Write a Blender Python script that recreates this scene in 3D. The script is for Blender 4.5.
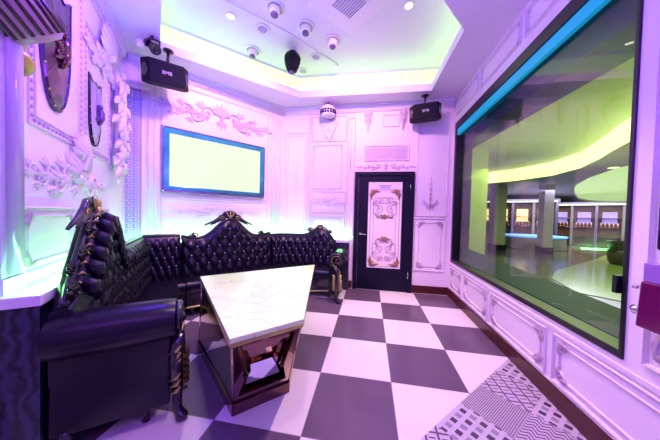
import bpy, math, random
from mathutils import Vector, Matrix
random.seed(7)
PI = math.pi
C = bpy.context.scene.collection
for o in list(bpy.data.objects): bpy.data.objects.remove(o)

# ---------------- camera ----------------
cam = bpy.data.cameras.new('camera'); cam_o = bpy.data.objects.new('camera', cam); C.objects.link(cam_o)
cam.sensor_fit = 'HORIZONTAL'; cam.sensor_width = 36; cam.lens = 36*232/660; cam.clip_start = .02
yaw, pitch, roll = -.1685, -.0242, .0245
fw = Vector((math.sin(yaw)*math.cos(pitch), math.cos(yaw)*math.cos(pitch), math.sin(pitch)))
rt = Vector((math.cos(yaw), -math.sin(yaw), 0)); up = rt.cross(fw)
r2 = math.cos(roll)*rt + math.sin(roll)*up; u2 = -math.sin(roll)*rt + math.cos(roll)*up
M = Matrix((r2, u2, -fw)).transposed().to_4x4(); M.translation = (0, 0, 1.387)
cam_o.matrix_world = M
bpy.context.scene.camera = cam_o
# ---------------- world, exposure ----------------
w = bpy.data.worlds.new('world'); bpy.context.scene.world = w; w.use_nodes = True
w.node_tree.nodes['Background'].inputs[0].default_value = (.18, .1, .4, 1)
w.node_tree.nodes['Background'].inputs[1].default_value = .4
vs = bpy.context.scene.view_settings
vs.view_transform = 'Standard'; vs.look = 'None'; vs.gamma = 1; vs.use_curve_mapping = False
vs.exposure = 0.0
# ---------------- lights ----------------
def point(name, loc, col, e, r=.05):
    l = bpy.data.lights.new(name, 'POINT'); l.color = col; l.energy = e; l.shadow_soft_size = r
    o = bpy.data.objects.new(name, l); C.objects.link(o); o.location = loc; return o
def spot(name, loc, tgt, col, e, ang=120, blend=.6, r=.04):
    l = bpy.data.lights.new(name, 'SPOT'); l.color = col; l.energy = e; l.shadow_soft_size = r
    l.spot_size = math.radians(ang); l.spot_blend = blend
    o = bpy.data.objects.new(name, l); C.objects.link(o); o.location = loc
    o.rotation_euler = (Vector(tgt)-Vector(loc)).to_track_quat('-Z', 'Y').to_euler(); return o
def area(name, loc, tgt, col, e, sx, sy):
    l = bpy.data.lights.new(name, 'AREA'); l.color = col; l.energy = e; l.shape = 'RECTANGLE'; l.size = sx; l.size_y = sy
    o = bpy.data.objects.new(name, l); C.objects.link(o); o.location = loc
    o.rotation_euler = (Vector(tgt)-Vector(loc)).to_track_quat('-Z', 'Y').to_euler(); return o
PINK = (1, .42, .70); WARM = (1, .64, .66); VIO = (.44, .10, 1); BLUE = (.12, .03, 1)
spot('downlight_lamp', (.42, 2.95, 3.86), (.25, 2.5, 0), WARM, 430, 84, .5)
spot('downlight_lamp', (-1.87, 2.80, 3.86), (-1.0, 2.0, 0), WARM, 120, 80, .5)
spot('downlight_lamp', (-.3, .9, 3.35), (.1, 1.6, 0), WARM, 80, 90, .6)  # added fill above the camera, apart from the two ceiling downlights
spot('wall_fill_spot', (-1.0, 2.3, 3.8), (-2.4, 3.55, 2.4), PINK, 300, 88, .9, .1)  # added pink fill on the walls, no fixtures hang at these spots
spot('wall_fill_spot', (-.3, 2.2, 3.8), (-.3, 4.4, 2.2), PINK, 330, 100, .9, .1)
spot('wall_fill_spot', (-.6, 1.9, 3.6), (-2.4, 1.55, 2.4), PINK, 66, 80, .9, .1)
spot('wall_fill_spot', (-.9, 2.0, 3.8), (1.42, 3.1, .5), PINK, 70, 60, .9, .1)
point('fill_point', (-.5, 1.6, 2.3), VIO, 30, .12)  # added violet and blue fill, floating free in the room
point('fill_point', (-1.7, 1.5, 2.9), BLUE, 75, .12)
point('fill_point', (.5, .4, 2.7), BLUE, 36, .12)
area('rear_fill', (0, -1.0, 2.9), (-.3, 3, 1.2), VIO, 26, 2.0, .5)  # added violet fill from behind the camera
area('lobby_fill', (4.2, 5.5, 2.4), (4.2, 5.5, 4), (.80, 1, .30), 26, 3.5, 3.5)  # added area lights brightening the lobby, with no fixture of their own
area('lobby_fill', (4.2, 5.5, 2.7), (4.2, 5.5, 0), (.75, 1, .25), 80, 2.5, 2.5)
area('lobby_fill', (9.5, 13, 2.6), (9.5, 13, 0), (.66, .50, 1), 560, 5, 5)

# ---------------- geometry helpers ----------------
class Fr:
    def __init__(s, ox, oy, deg):
        s.ox, s.oy = ox, oy; a = math.radians(deg); s.c, s.s = math.cos(a), math.sin(a)
    def __call__(s, x, y, z): return (s.ox+s.c*x-s.s*y, s.oy+s.s*x+s.c*y, z)
LX, LY = -3.217, 2.551
W0 = Fr(0, 0, 0)
FL = Fr(LX, LY, 129)      # left wall: x runs right towards the corner (x<0 on the wall)
FT = Fr(LX, LY, 51)       # screen wall: x from the corner, 0..2.38
FB = Fr(0, 4.4, 0)        # back wall
FR = Fr(1.42, 0, -90)     # right wall: x = -Y

class MB:
    def __init__(s, fr=W0): s.v = []; s.f = []; s.sm = []; s.mi = []; s.fr = fr; s.m = 0
    def add(s, vs, fs, smooth=False):
        b = len(s.v); s.v += [s.fr(*p) for p in vs]
        for f in fs: s.f.append([b+i for i in f]); s.sm.append(smooth); s.mi.append(s.m)
    def box(s, x0, x1, y0, y1, z0, z1):
        s.add([(x0,y0,z0),(x1,y0,z0),(x1,y1,z0),(x0,y1,z0),(x0,y0,z1),(x1,y0,z1),(x1,y1,z1),(x0,y1,z1)],
              [(0,3,2,1),(4,5,6,7),(0,1,5,4),(1,2,6,5),(2,3,7,6),(3,0,4,7)])
    def hexa(s, bot, top):
        n = len(bot); s.add(list(bot)+list(top), [tuple(range(n-1,-1,-1)), tuple(range(n,2*n))]+[(i,(i+1)%n,n+(i+1)%n,n+i) for i in range(n)])
    def prism(s, poly, y0, y1, smooth=False):       # polygon in (x, z), extruded in y
        n = len(poly)
        s.add([(x,y0,z) for x,z in poly]+[(x,y1,z) for x,z in poly],
              [tuple(range(n)), tuple(range(2*n-1,n-1,-1))])
        s.add([(x,y0,z) for x,z in poly]+[(x,y1,z) for x,z in poly],
              [((i+1)%n,i,n+i,n+(i+1)%n) for i in range(n)], smooth)
    def slab(s, poly, z0, z1):
        s.hexa([(x,y,z0) for x,y in poly], [(x,y,z1) for x,y in poly])
    def tube(s, pts, rad, n=8, flat=1.0):
        P = [Vector(p) for p in pts]; vs = []; fs = []
        R = rad if isinstance(rad, (list, tuple)) else [rad]*len(P)
        ref = None
        for i, p in enumerate(P):
            t = (P[min(i+1,len(P)-1)]-P[max(i-1,0)]).normalized()
            if ref is None: ref = Vector((0,1,0)) if abs(t.y) < .9 else Vector((1,0,0))
            a = (ref - t*ref.dot(t)).normalized(); b = t.cross(a); ref = a
            for k in range(n):
                q = 2*PI*k/n; vs.append(tuple(p + a*math.cos(q)*R[i]*flat + b*math.sin(q)*R[i]))
        for i in range(len(P)-1):
            for k in range(n):
                fs.append((i*n+k, i*n+(k+1)%n, (i+1)*n+(k+1)%n, (i+1)*n+k))
        fs.append(tuple(range(n-1,-1,-1))); fs.append(tuple(range((len(P)-1)*n, len(P)*n)))
        s.add(vs, fs, True)
    def lathe(s, prof, c=(0,0,0), ax=(0,0,1), n=20):
        ax = Vector(ax).normalized(); a = ax.orthogonal().normalized(); b = ax.cross(a); c = Vector(c); vs = []; fs = []
        for r, h in prof:
            for k in range(n):
                q = 2*PI*k/n; vs.append(tuple(c + ax*h + (a*math.cos(q)+b*math.sin(q))*max(r,1e-4)))
        for i in range(len(prof)-1):
            for k in range(n): fs.append((i*n+k, i*n+(k+1)%n, (i+1)*n+(k+1)%n, (i+1)*n+k))
        fs.append(tuple(range(n-1,-1,-1))); fs.append(tuple(range((len(prof)-1)*n, len(prof)*n)))
        s.add(vs, fs, True)
    def ball(s, c, r, sy=1, sz=1, n=10):
        m = n//2; vs = []; fs = []
        for i in range(m+1):
            a = PI*i/m
            for k in range(n):
                q = 2*PI*k/n; vs.append((c[0]+r*math.sin(a)*math.cos(q), c[1]+r*sy*math.sin(a)*math.sin(q), c[2]+r*sz*math.cos(a)))
        for i in range(m):
            for k in range(n): fs.append((i*n+k, (i+1)*n+k, (i+1)*n+(k+1)%n, i*n+(k+1)%n))
        s.add(vs, fs, True)
    def grid(s, fn, nu, nv, smooth=True, wrapv=False):
        vs = [fn(i/nu, j/nv) for i in range(nu+1) for j in range(nv+1)]
        s.add(vs, [(i*(nv+1)+j, i*(nv+1)+j+1, (i+1)*(nv+1)+j+1, (i+1)*(nv+1)+j) for i in range(nu) for j in range(nv)], smooth)
    # --- flat mouldings on a wall: rectangle of molding, profile raised by d
    def frame(s, x0, x1, z0, z1, wd, d, y=0):
        s.path([(x0,z0),(x1,z0),(x1,z1),(x0,z1)], wd, d, y)
    def path(s, pts, wd, d, y=0, closed=True):
        # mitred moulding with a ridged profile
        n = len(pts); prof = [(-.5,0),(-.42,.7),(-.2,1),(0,.55),(.2,.8),(.42,.35),(.5,0)]; m = len(prof); vs = []
        for i in range(n):
            p = Vector(pts[i]); a = Vector(pts[i-1]) if (closed or i) else None; b = Vector(pts[(i+1)%n]) if (closed or i < n-1) else None
            d1 = (p-a).normalized() if a is not None else (b-p).normalized()
            d2 = (b-p).normalized() if b is not None else d1
            n1 = Vector((-d1.y,d1.x)); n2 = Vector((-d2.y,d2.x)); k = max(1+n1.dot(n2), .3); mt = (n1+n2)/k
            for o, h in prof: vs.append((p.x+mt.x*o*wd, y-h*d, p.y+mt.y*o*wd))
        e = n if closed else n-1
        s.add(vs, [(i*m+j, i*m+j+1, ((i+1)%n)*m+j+1, ((i+1)%n)*m+j) for i in range(e) for j in range(m-1)])
    def notched(s, x0, x1, z0, z1, r, wd, d, y=0):
        pts = []
        for cx, cz, a0 in ((x1,z0,180),(x1,z1,270),(x0,z1,0),(x0,z0,90)):
            for k in range(6):
                a = math.radians(a0-18*k); pts.append((cx+r*math.cos(a), cz+r*math.sin(a)))
        s.path(pts, wd, d, y)
    # --- carved ornament pieces lying on the wall plane
    def leaf(s, x, z, ang, ln, wd, y=0, d=None, curl=0.0):
        d = d or wd*.7; N = 6; vs = []; 
        for i in range(N+1):
            t = i/N; a = ang + curl*t; px = x + ln*t*math.cos(ang+curl*t*.5); pz = z + ln*t*math.sin(ang+curl*t*.5)
            h = wd*.5*math.sin(PI*min(1, t*.85+.12))**.8*(1.0 if i % 2 == 0 else .72); nx, nz = -math.sin(a), math.cos(a)
            dd = d*math.sin(PI*min(.95, t*.8+.2))
            vs += [(px+nx*h,y,pz+nz*h),(px+nx*h*.45,y-dd,pz+nz*h*.45),(px,y-dd*.6,pz),(px-nx*h*.45,y-dd,pz-nz*h*.45),(px-nx*h,y,pz-nz*h)]
        s.add(vs, [(i*5+j,i*5+j+1,(i+1)*5+j+1,(i+1)*5+j) for i in range(N) for j in range(4)], True)
    def scroll(s, x, z, r, a0, hand, wd, y=0, turns=1.3):
        pts = []; rad = []; N = int(14*turns)+4
        for i in range(N+1):
            t = i/N; a = a0 + hand*2*PI*turns*t; rr = r*(1-.82*t); pts.append((x+rr*math.cos(a), y-wd*.35, z+rr*math.sin(a))); rad.append(wd*(.55-.25*t))
        s.tube(pts, rad, 6); s.ball((x+.16*r*math.cos(a0), y-wd*.5, z), wd*.6, n=6)
    def palmette(s, x, z, r, ang=PI/2, n=7, y=0, spread=2.2):
        for k in range(n):
            t = (k/(n-1)-.5); s.leaf(x, z, ang+t*spread, r*(1-.5*abs(t)), r*.26, y)
        s.ball((x, y-.01, z), r*.18, n=8)
    def garland(s, cx, cz, wd, h, n=5, y=0, tall=1.0):
        s.palmette(cx, cz+.08*h, h*.55*tall, PI/2, 7, y); s.palmette(cx, cz-.05*h, h*.4, -PI/2, 5, y, 1.8)
        for sg in (-1, 1):
            x = .13*wd
            for k in range(n):
                f = 1-.62*k/n; r = h*.26*f; up_ = 1 if k % 2 == 0 else -1
                zz = cz + up_*h*.10*f
                s.scroll(cx+sg*x, zz, r, (PI if sg > 0 else 0), -sg*up_, h*.075*f+.004, y)
                for q in range(4):
                    a = up_*(-.5-.55*q) ; a = a if sg > 0 else PI-a
                    s.leaf(cx+sg*(x+r*.3), zz, a, r*(1.9-.2*q), r*.5, y, curl=.6*sg*up_)
                    a2 = up_*(.7+.5*q); a2 = a2 if sg > 0 else PI-a2
                    if q < 3: s.leaf(cx+sg*(x+r*.6), zz+up_*r*.4, a2, r*1.2, r*.42, y, curl=-.5*sg*up_)
                x += (wd*.5*.80)/n*(1.15-.06*k)
            s.leaf(cx+sg*x*.92, cz, 0 if sg > 0 else PI, wd*.09, h*.14, y)
    def corner(s, x, z, sx, sz, r, y=0):
        s.scroll(x+sx*r*.5, z+sz*r*.1, r*.3, 0 if sx < 0 else PI, sx*sz, r*.11, y, 1.1)
        s.scroll(x+sx*r*.1, z+sz*r*.5, r*.3, -sz*PI/2, -sx*sz, r*.11, y, 1.1)
        for k in range(3):
            a = math.atan2(sz*(.1+.45*k), sx*(1.0-.45*k)); s.leaf(x, z, a, r*(1.15 if k != 1 else .7), r*.28, y)
    def build(s, name, mat, parent=None, bevel=0, subs=0):
        me = bpy.data.meshes.new(name); off = Vector((0,0,0)); p = parent
        while p is not None: off += p.location; p = p.parent
        me.from_pydata([tuple(Vector(v)-off) for v in s.v], [], s.f)
        for m in (mat if isinstance(mat, (list, tuple)) else [mat]): me.materials.append(m)
        me.polygons.foreach_set('use_smooth', s.sm); me.polygons.foreach_set('material_index', s.mi)
        me.validate(); me.update()
        o = bpy.data.objects.new(name, me); C.objects.link(o)
        if parent: o.parent = parent
        if bevel:
            b = o.modifiers.new('b', 'BEVEL'); b.width = bevel; b.segments = 2; b.limit_method = 'ANGLE'
        if subs:
            b = o.modifiers.new('s', 'SUBSURF'); b.levels = subs; b.render_levels = subs
        return o
def tag(o, label=None, cat=None, group=None, kind=None):
    if label: o['label'] = label
    if cat: o['category'] = cat
    if group: o['group'] = group
    if kind: o['kind'] = kind
    return o
def thing(name, loc, label, cat, group=None, kind=None):
    o = bpy.data.objects.new(name, None); C.objects.link(o); o.location = loc; o.empty_display_size = .1
    return tag(o, label, cat, group, kind)
def struct(o, label=None, cat=None): o['kind'] = 'structure'; return tag(o, label, cat)
def copy_tree(o, parent=None):
    c = o.copy(); C.objects.link(c); c.parent = parent
    for ch in list(o.children): copy_tree(ch, c)
    return c

# ---------------- materials ----------------
def mat(name, col, rough=.5, metal=0, spec=.5, emit=None, es=0, coat=0, bump=0, bscale=40, var=.0):
    m = bpy.data.materials.new(name); m.use_nodes = True; nt = m.node_tree; b = nt.nodes['Principled BSDF']
    b.inputs['Base Color'].default_value = (*col, 1); b.inputs['Roughness'].default_value = rough
    b.inputs['Metallic'].default_value = metal; b.inputs['Specular IOR Level'].default_value = spec
    b.inputs['Coat Weight'].default_value = coat; b.inputs['Coat Roughness'].default_value = .08
    if emit: b.inputs['Emission Color'].default_value = (*emit, 1); b.inputs['Emission Strength'].default_value = es
    if bump or var:
        tc = nt.nodes.new('ShaderNodeTexCoord'); nz = nt.nodes.new('ShaderNodeTexNoise'); nz.inputs['Scale'].default_value = bscale
        nt.links.new(tc.outputs['Object'], nz.inputs['Vector'])
        if bump:
            bp = nt.nodes.new('ShaderNodeBump'); bp.inputs['Strength'].default_value = bump; bp.inputs['Distance'].default_value = .01
            nt.links.new(nz.outputs['Fac'], bp.inputs['Height']); nt.links.new(bp.outputs['Normal'], b.inputs['Normal'])
        if var:
            mx = nt.nodes.new('ShaderNodeMix'); mx.data_type = 'RGBA'; nt.links.new(nz.outputs['Fac'], mx.inputs[0])
            mx.inputs[6].default_value = (*[max(0,c*(1-var)) for c in col], 1); mx.inputs[7].default_value = (*[min(1,c*(1+var)) for c in col], 1)
            nt.links.new(mx.outputs[2], b.inputs['Base Color'])
    return m
class NG:      # tiny node-maths helper
    def __init__(s, m): s.nt = m.node_tree; s.tc = s.nt.nodes.new('ShaderNodeTexCoord'); s.sp = s.nt.nodes.new('ShaderNodeSeparateXYZ'); s.nt.links.new(s.tc.outputs['Object'], s.sp.inputs[0]); s.x, s.y, s.z = s.sp.outputs
    def m(s, op, a, b=None, c=None):
        n = s.nt.nodes.new('ShaderNodeMath'); n.operation = op
        for i, q in enumerate((a, b, c)):
            if q is None: continue
            if isinstance(q, (int, float)): n.inputs[i].default_value = q
            else: s.nt.links.new(q, n.inputs[i])
        return n.outputs[0]
    def lin(s, a, b, c): return s.m('ADD', s.m('ADD', s.m('MULTIPLY', s.x, a), s.m('MULTIPLY', s.y, b)), c)
    def mix(s, f, a, b):
        n = s.nt.nodes.new('ShaderNodeMix'); n.data_type = 'RGBA'
        s.nt.links.new(f, n.inputs[0]) if not isinstance(f, (int, float)) else None
        for i, q in ((6, a), (7, b)):
            if isinstance(q, tuple): n.inputs[i].default_value = (*q, 1)
            else: s.nt.links.new(q, n.inputs[i])
        return n.outputs[2]
    def out(s, col, sock='Base Color'): s.nt.links.new(col, s.nt.nodes['Principled BSDF'].inputs[sock])

plaster = mat('plaster', (.80, .71, .79), .42, bump=.04, bscale=30)
mould = mat('moulding_paint', (.74, .66, .74), .4)
relief_m = mat('relief_plaster', (.58, .46, .56), .38)
relief_w = mat('relief_white', (.80, .74, .80), .4)
gilt = mat('gilt_relief', (.42, .25, .13), .35, metal=.5)
ceil_m = mat('ceiling_paint', (.78, .70, .82), .5)
black = mat('black_lacquer', (.012, .011, .02), .18, coat=.5)
gold = mat('antique_gold', (.58, .50, .16), .3, metal=.9)
leather = mat('black_leather', (.006, .005, .014), .27, spec=.35, bump=.05, bscale=160)
chrome = mat('chrome', (.8, .8, .82), .12, metal=1)
navy = mat('navy_paint', (.004, .003, .018), .5, spec=.2)
frame_m = mat('window_black', (.006, .006, .012), .35)
base_m = mat('baseboard_wood', (.065, .012, .012), .3, var=.3, bscale=12)
led = mat('led_lime', (1, 1, 1), .5, emit=(.30, 1, .24), es=12)
led2 = mat('led_green', (1, 1, 1), .5, emit=(.18, 1, .22), es=38)
led_c = mat('led_cyan', (0, .3, .4), .5, emit=(0, .40, .62), es=.5)
bulb = mat('bulb_glow', (1, 1, .9), .5, emit=(1, .95, .6), es=8)
screen_m = mat('lit_screen', (.02, .02, .02), .5, spec=.1, emit=(.88, 1, .74), es=1.0)
tvframe = mat('cyan_mirror_frame', (.05, .42, .48), .15, metal=.5, var=.6, bscale=4)
silver = mat('silver_edge', (.45, .42, .6), .25, metal=.8)
bronze = mat('bronze_mirror', (.66, .42, .32), .06, metal=1)
bronze_d = mat('dark_bronze_mirror', (.17, .08, .09), .06, metal=1)
shield_d = mat('shield_dark_wood', (.07, .016, .03), .25, coat=.4)
shield_l = mat('shield_lilac', (.5, .4, .6), .3, metal=.4)
spk = mat('speaker_black', (.006, .006, .012), .6, spec=.2, bump=.2, bscale=300)
spk_txt = mat('speaker_badge', (.6, .5, .65), .4)
white_fix = mat('fixture_white', (.8, .72, .8), .35)
lens_m = mat('fixture_lens', (.12, .07, .22), .15, coat=.5)
grille = mat('vent_metal', (.25, .2, .45), .4)
magenta = mat('magenta_glass', (.12, .003, .07), .15, coat=.5)
marble = mat('white_marble', (.84, .86, .80), .12, coat=.3)
g = NG(marble); nz = g.nt.nodes.new('ShaderNodeTexNoise'); nz.inputs['Scale'].default_value = 3.2; nz.inputs['Detail'].default_value = 8; nz.inputs['Distortion'].default_value = 1.6
g.nt.links.new(g.tc.outputs['Object'], nz.inputs['Vector'])
v = g.m('MULTIPLY', g.m('ABSOLUTE', g.m('SUBTRACT', nz.outputs['Fac'], .5)), 26); v = g.m('MINIMUM', v, 1)
g.out(g.mix(v, (.62, .80, .38), (.68, .97, .44)))  # green cast of the cove light put into the marble colour

# checkered tiles
floor_m = mat('checker_tiles', (.5, .5, .5), .22, spec=.4); g = NG(floor_m)
T = .6; tx = g.m('DIVIDE', g.m('SUBTRACT', g.x, .216), T); ty = g.m('DIVIDE', g.m('SUBTRACT', g.y, 3.767), T)
par = g.m('MODULO', g.m('ADD', g.m('ADD', g.m('FLOOR', tx), g.m('FLOOR', ty)), 1000), 2)
def edge(g, t, wd): 
    f = g.m('FRACT', g.m('ADD', t, 100)); return g.m('LESS_THAN', g.m('MINIMUM', f, g.m('SUBTRACT', 1, f)), wd)
gr = g.m('MAXIMUM', edge(g, tx, .004), edge(g, ty, .004))
nz = g.nt.nodes.new('ShaderNodeTexNoise'); nz.inputs['Scale'].default_value = 2.5; g.nt.links.new(g.tc.outputs['Object'], nz.inputs['Vector'])
lt = g.mix(nz.outputs['Fac'], (.70, .64, .64), (.80, .76, .76)); dk = g.mix(nz.outputs['Fac'], (.105, .070, .115), (.135, .095, .145))
g.out(g.mix(gr, g.mix(par, lt, dk), (.3, .24, .3)))
# patterned tiles: four designs in rotated coordinates
def rot(g, k, ox=0):
    return g.m('MULTIPLY', g.lin(.70711, .70711, 0), k), g.m('MULTIPLY', g.lin(-.70711, .70711, 0), k)
LTc, DKc = (.50, .44, .52), (.06, .04, .08)
def pat(kind):
    m = mat('patterned_tile_'+kind, (.5,.5,.5), .3); g = NG(m)
    if kind == 'lattice':
        u, v = rot(g, 9.09); a = edge(g, g.m('ADD', u, v), .09); b = edge(g, g.m('SUBTRACT', u, v), .09)
        c = g.m('MULTIPLY', edge(g, g.m('ADD', g.m('ADD', u, v), .5), .07), g.m('SUBTRACT', 1, edge(g, g.m('SUBTRACT', u, v), .25)))
        f = g.m('MAXIMUM', g.m('MAXIMUM', a, b), c)
    elif kind == 'stripe':
        u, v = rot(g, 78); f = edge(g, v, .32); f = g.m('MULTIPLY', f, g.m('SUBTRACT', 1, edge(g, u, .12)))
    elif kind == 'squares':
        u, v = rot(g, 15.15); f = g.m('MULTIPLY', g.m('SUBTRACT', 1, edge(g, u, .2)), g.m('SUBTRACT', 1, edge(g, v, .2)))
        k = g.m('MODULO', g.m('ADD', g.m('ADD', g.m('FLOOR', u), g.m('FLOOR', v)), 1000), 2)
        g.out(g.mix(f, LTc, g.mix(k, (.26, .22, .30), DKc))); return m
    else:
        u, v = rot(g, 30); f = edge(g, g.m('ADD', u, g.m('MULTIPLY', g.m('ABSOLUTE', g.m('SUBTRACT', g.m('FRACT', g.m('ADD', g.m('MULTIPLY', v, .5), 100)), .5)), 2)), .2)
    g.out(g.mix(f, LTc, (.09, .06, .11))); return m
pats = [pat(k) for k in ('lattice', 'stripe', 'squares', 'zigzag')]
# wavy dark panel, greek key
wavy = mat('wavy_dark', (.02,.02,.05), .35); g = NG(wavy)
wv = g.nt.nodes.new('ShaderNodeTexWave'); wv.inputs['Scale'].default_value = 7; wv.inputs['Distortion'].default_value = 7; wv.inputs['Detail Scale'].default_value = 1.6
g.nt.links.new(g.tc.outputs['Object'], wv.inputs['Vector']); g.out(g.mix(wv.outputs['Fac'], (.006, .006, .015), (.035, .04, .09)))
def glass(name, tint, ior=1.5, rough=0.0):
    m = bpy.data.materials.new(name); m.use_nodes = True; nt = m.node_tree; nt.nodes.clear()
    o = nt.nodes.new('ShaderNodeOutputMaterial'); t = nt.nodes.new('ShaderNodeBsdfTransparent'); t.inputs[0].default_value = (*tint, 1)
    gl = nt.nodes.new('ShaderNodeBsdfGlossy'); gl.inputs['Roughness'].default_value = rough; gl.inputs[0].default_value = (.85, .85, 1, 1)
    fr0 = nt.nodes.new('ShaderNodeLayerWeight'); fr0.inputs[0].default_value = .5; fr = nt.nodes.new('ShaderNodeMath'); fr.operation = 'POWER'; nt.links.new(fr0.outputs['Facing'], fr.inputs[0]); fr.inputs[1].default_value = 3.0; fr2 = nt.nodes.new('ShaderNodeMath'); fr2.operation = 'MULTIPLY_ADD'; nt.links.new(fr.outputs[0], fr2.inputs[0]); fr2.inputs[1].default_value = .26; fr2.inputs[2].default_value = .03; fr = fr2; mx = nt.nodes.new('ShaderNodeMixShader')
    nt.links.new(fr.outputs[0], mx.inputs[0]); nt.links.new(t.outputs[0], mx.inputs[1]); nt.links.new(gl.outputs[0], mx.inputs[2]); nt.links.new(mx.outputs[0], o.inputs[0]); return m
pane_m = glass('tinted_glass', (.86, .92, .80), 1.55)

# ================= ROOM SHELL =================
H = 3.43
mb = MB(); 
outer = [(-1.9, -2.1), (1.62, -2.1), (1.62, 4.6), (-1.8, 4.6), (-3.45, 2.55), (-1.9, .6)]
mb.add([(x, y, 0) for x, y in outer]+[(x, y, -.1) for x, y in outer], [tuple(range(6)), tuple(range(11, 5, -1))]+[(i, i+6, (i+1) % 6+6, (i+1) % 6) for i in range(6)])
S = .33
PT = {(6,1):0,(5,1):1,(4,1):2,(3,1):0,(2,1):3,(7,1):2,(7,2):1,(6,2):2,(5,2):3,(4,2):0,(3,2):1,(2,2):2}
for i in range(-9, 12):
    for j in range(1, 16):
        # v axis runs away from the 45 degree border line  y = x + 1.14
        u0, u1 = .16+i*S, .16+(i+1)*S; v1 = 1.14*.70711-(j-1)*S; v0 = v1-S
        q = [((u-v)*.70711, (u+v)*.70711) for u, v in ((u0,v0),(u1,v0),(u1,v1),(u0,v1))]
        if all(-1.7 < x < 1.55 and -2 < y < 4.3 for x, y in q):
            mb.m = 1+PT.get((i,j), (i*3+j*2+(i//2)) % 4)
            mb.add([(x, y, .0015) for x, y in q], [(0,1,2,3)])
        elif all(x < 2.0 and x > -1.7 and y > -2 for x, y in q):
            # clip at the wall
            qq = []
            for a, b in zip(q, q[1:]+q[:1]):
                if a[0] <= 1.5: qq.append(a)
                if (a[0] <= 1.5) != (b[0] <= 1.5):
                    t = (1.5-a[0])/(b[0]-a[0]); qq.append((1.5, a[1]+t*(b[1]-a[1])))
            if len(qq) > 2: mb.m = 1+PT.get((i,j), (i*3+j*2+(i//2)) % 4); mb.add([(x, y, .0015) for x, y in qq], [tuple(range(len(qq)))])
struct(mb.build('floor', [floor_m]+pats))

TW = 2.38
HW = 4.1
def wall(name, fr, x0, x1, z0=0, z1=HW, m=plaster):
    mb = MB(fr); mb.box(x0, x1, 0, .12, z0, z1); return struct(mb.build(name, m))
wall('wall_left', FL, -2.3, .10)
wall('wall_back_left', FT, -.10, TW+.05)
wall('wall_back', FB, -1.80, 1.54)
mb = MB(FR)
WY0, WY1, WZ0, WZ1 = 1.535, 4.33, .615, 3.0      # window opening
mb.box(-4.52, -WY1, 0, .12, 0, HW); mb.box(-WY0, 2.1, 0, .12, 0, HW); mb.box(-WY1, -WY0, 0, .12, 0, WZ0); mb.box(-WY1, -WY0, 0, .12, WZ1, HW)
struct(mb.build('wall_right', plaster))
mb = MB(); mb.box(-1.9, 1.54, -2.1, -1.98, 0, HW); struct(mb.build('wall_rear', plaster))
mb = MB(); mb.box(-1.9, -1.77, -2.0, .77, 0, HW); struct(mb.build('wall_side', plaster))

# ---- ceiling with the recessed, lit cove
P = [(-2.70, 2.60), (-1.26, 3.98), (.93, 4.02), (.96, 2.78), (.10, 1.72), (-1.45, 1.42)]
def offs(P, d):
    n = len(P); out = []
    for i in range(n):
        a, b, c = Vector(P[i-1]), Vector(P[i]), Vector(P[(i+1) % n]); d1 = (b-a).normalized(); d2 = (c-b).normalized()
        n1 = Vector((-d1.y, d1.x)); n2 = Vector((-d2.y, d2.x)); q = b+(n1+n2)/(1+n1.dot(n2))*d; out.append((q.x, q.y))
    return out     # clockwise polygon: +d goes outwards
ZL, ZC = 3.55, 3.95
P2 = offs(P, .07); P3 = offs(P, .24)
mb = MB(); n = 6
OUT = [(-3.45, 2.6), (-1.75, 4.6), (1.62, 4.6), (1.62, 2.6), (1.62, -2.1), (-1.9, -2.1)]
mb.add([(x, y, H) for x, y in P]+[(x, y, H) for x, y in OUT], [(i, (i+1) % n, n+(i+1) % n, n+i) for i in range(n)])          # soffit
mb.add([(x, y, H) for x, y in P]+[(x, y, ZL) for x, y in P]+[(x, y, ZL) for x, y in P2]+[(x, y, ZL-.06) for x, y in P2]+[(x, y, ZL-.06) for x, y in P3]+[(x, y, ZC) for x, y in P3],
       [(k*n+i, k*n+(i+1) % n, (k+1)*n+(i+1) % n, (k+1)*n+i) for k in range(5) for i in range(n)])
mb.add([(x, y, ZC) for x, y in P3], [tuple(range(n))])
mb.add([(x, y, ZC+.15) for x, y in OUT], [tuple(range(n))])
struct(mb.build('ceiling', ceil_m))
Pa = offs(P, .078); Pb = offs(P, .084)
mb = MB(); mb.add([(x, y, ZL-.05) for x, y in Pa]+[(x, y, ZL-.005) for x, y in Pa]+[(x, y, ZL-.005) for x, y in Pb]+[(x, y, ZL-.05) for x, y in Pb], [(k*n+i, k*n+(i+1) % n, ((k+1) % 4)*n+(i+1) % n, ((k+1) % 4)*n+i) for k in range(4) for i in range(n)])
tag(mb.build('cove_light_strip', led), 'lime green light strip running around the recessed ceiling cove', 'light strip')
Pr_ = offs(P, .225); Pq_ = offs(P, .235)
mb = MB(); mb.add([(x, y, ZL-.05) for x, y in Pr_]+[(x, y, ZC-.05) for x, y in Pr_]+[(x, y, ZC-.05) for x, y in Pq_]+[(x, y, ZL-.05) for x, y in Pq_], [(k*n+i, k*n+(i+1) % n, ((k+1) % 4)*n+(i+1) % n, ((k+1) % 4)*n+i) for k in range(4) for i in range(n)])  # riser lit by the strip is imitated by a band that glows itself
tag(mb.build('cove_glow_band', mat('lime_riser_glow', (.3, .3, .3), .6, emit=(.74, 1, .42), es=1.05)), 'added pale lime band on the raised ceiling sides, glowing to imitate the cove light', 'glow band')
# thin ridge across raised ceiling
mb = MB(); mb.tube([(-2.1, 2.3, ZC-.005), (-1.2, 3.2, ZC-.005), (-.60, 3.98, ZC-.005)], .012, 6); struct(mb.build('trim_1', ceil_m))
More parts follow.
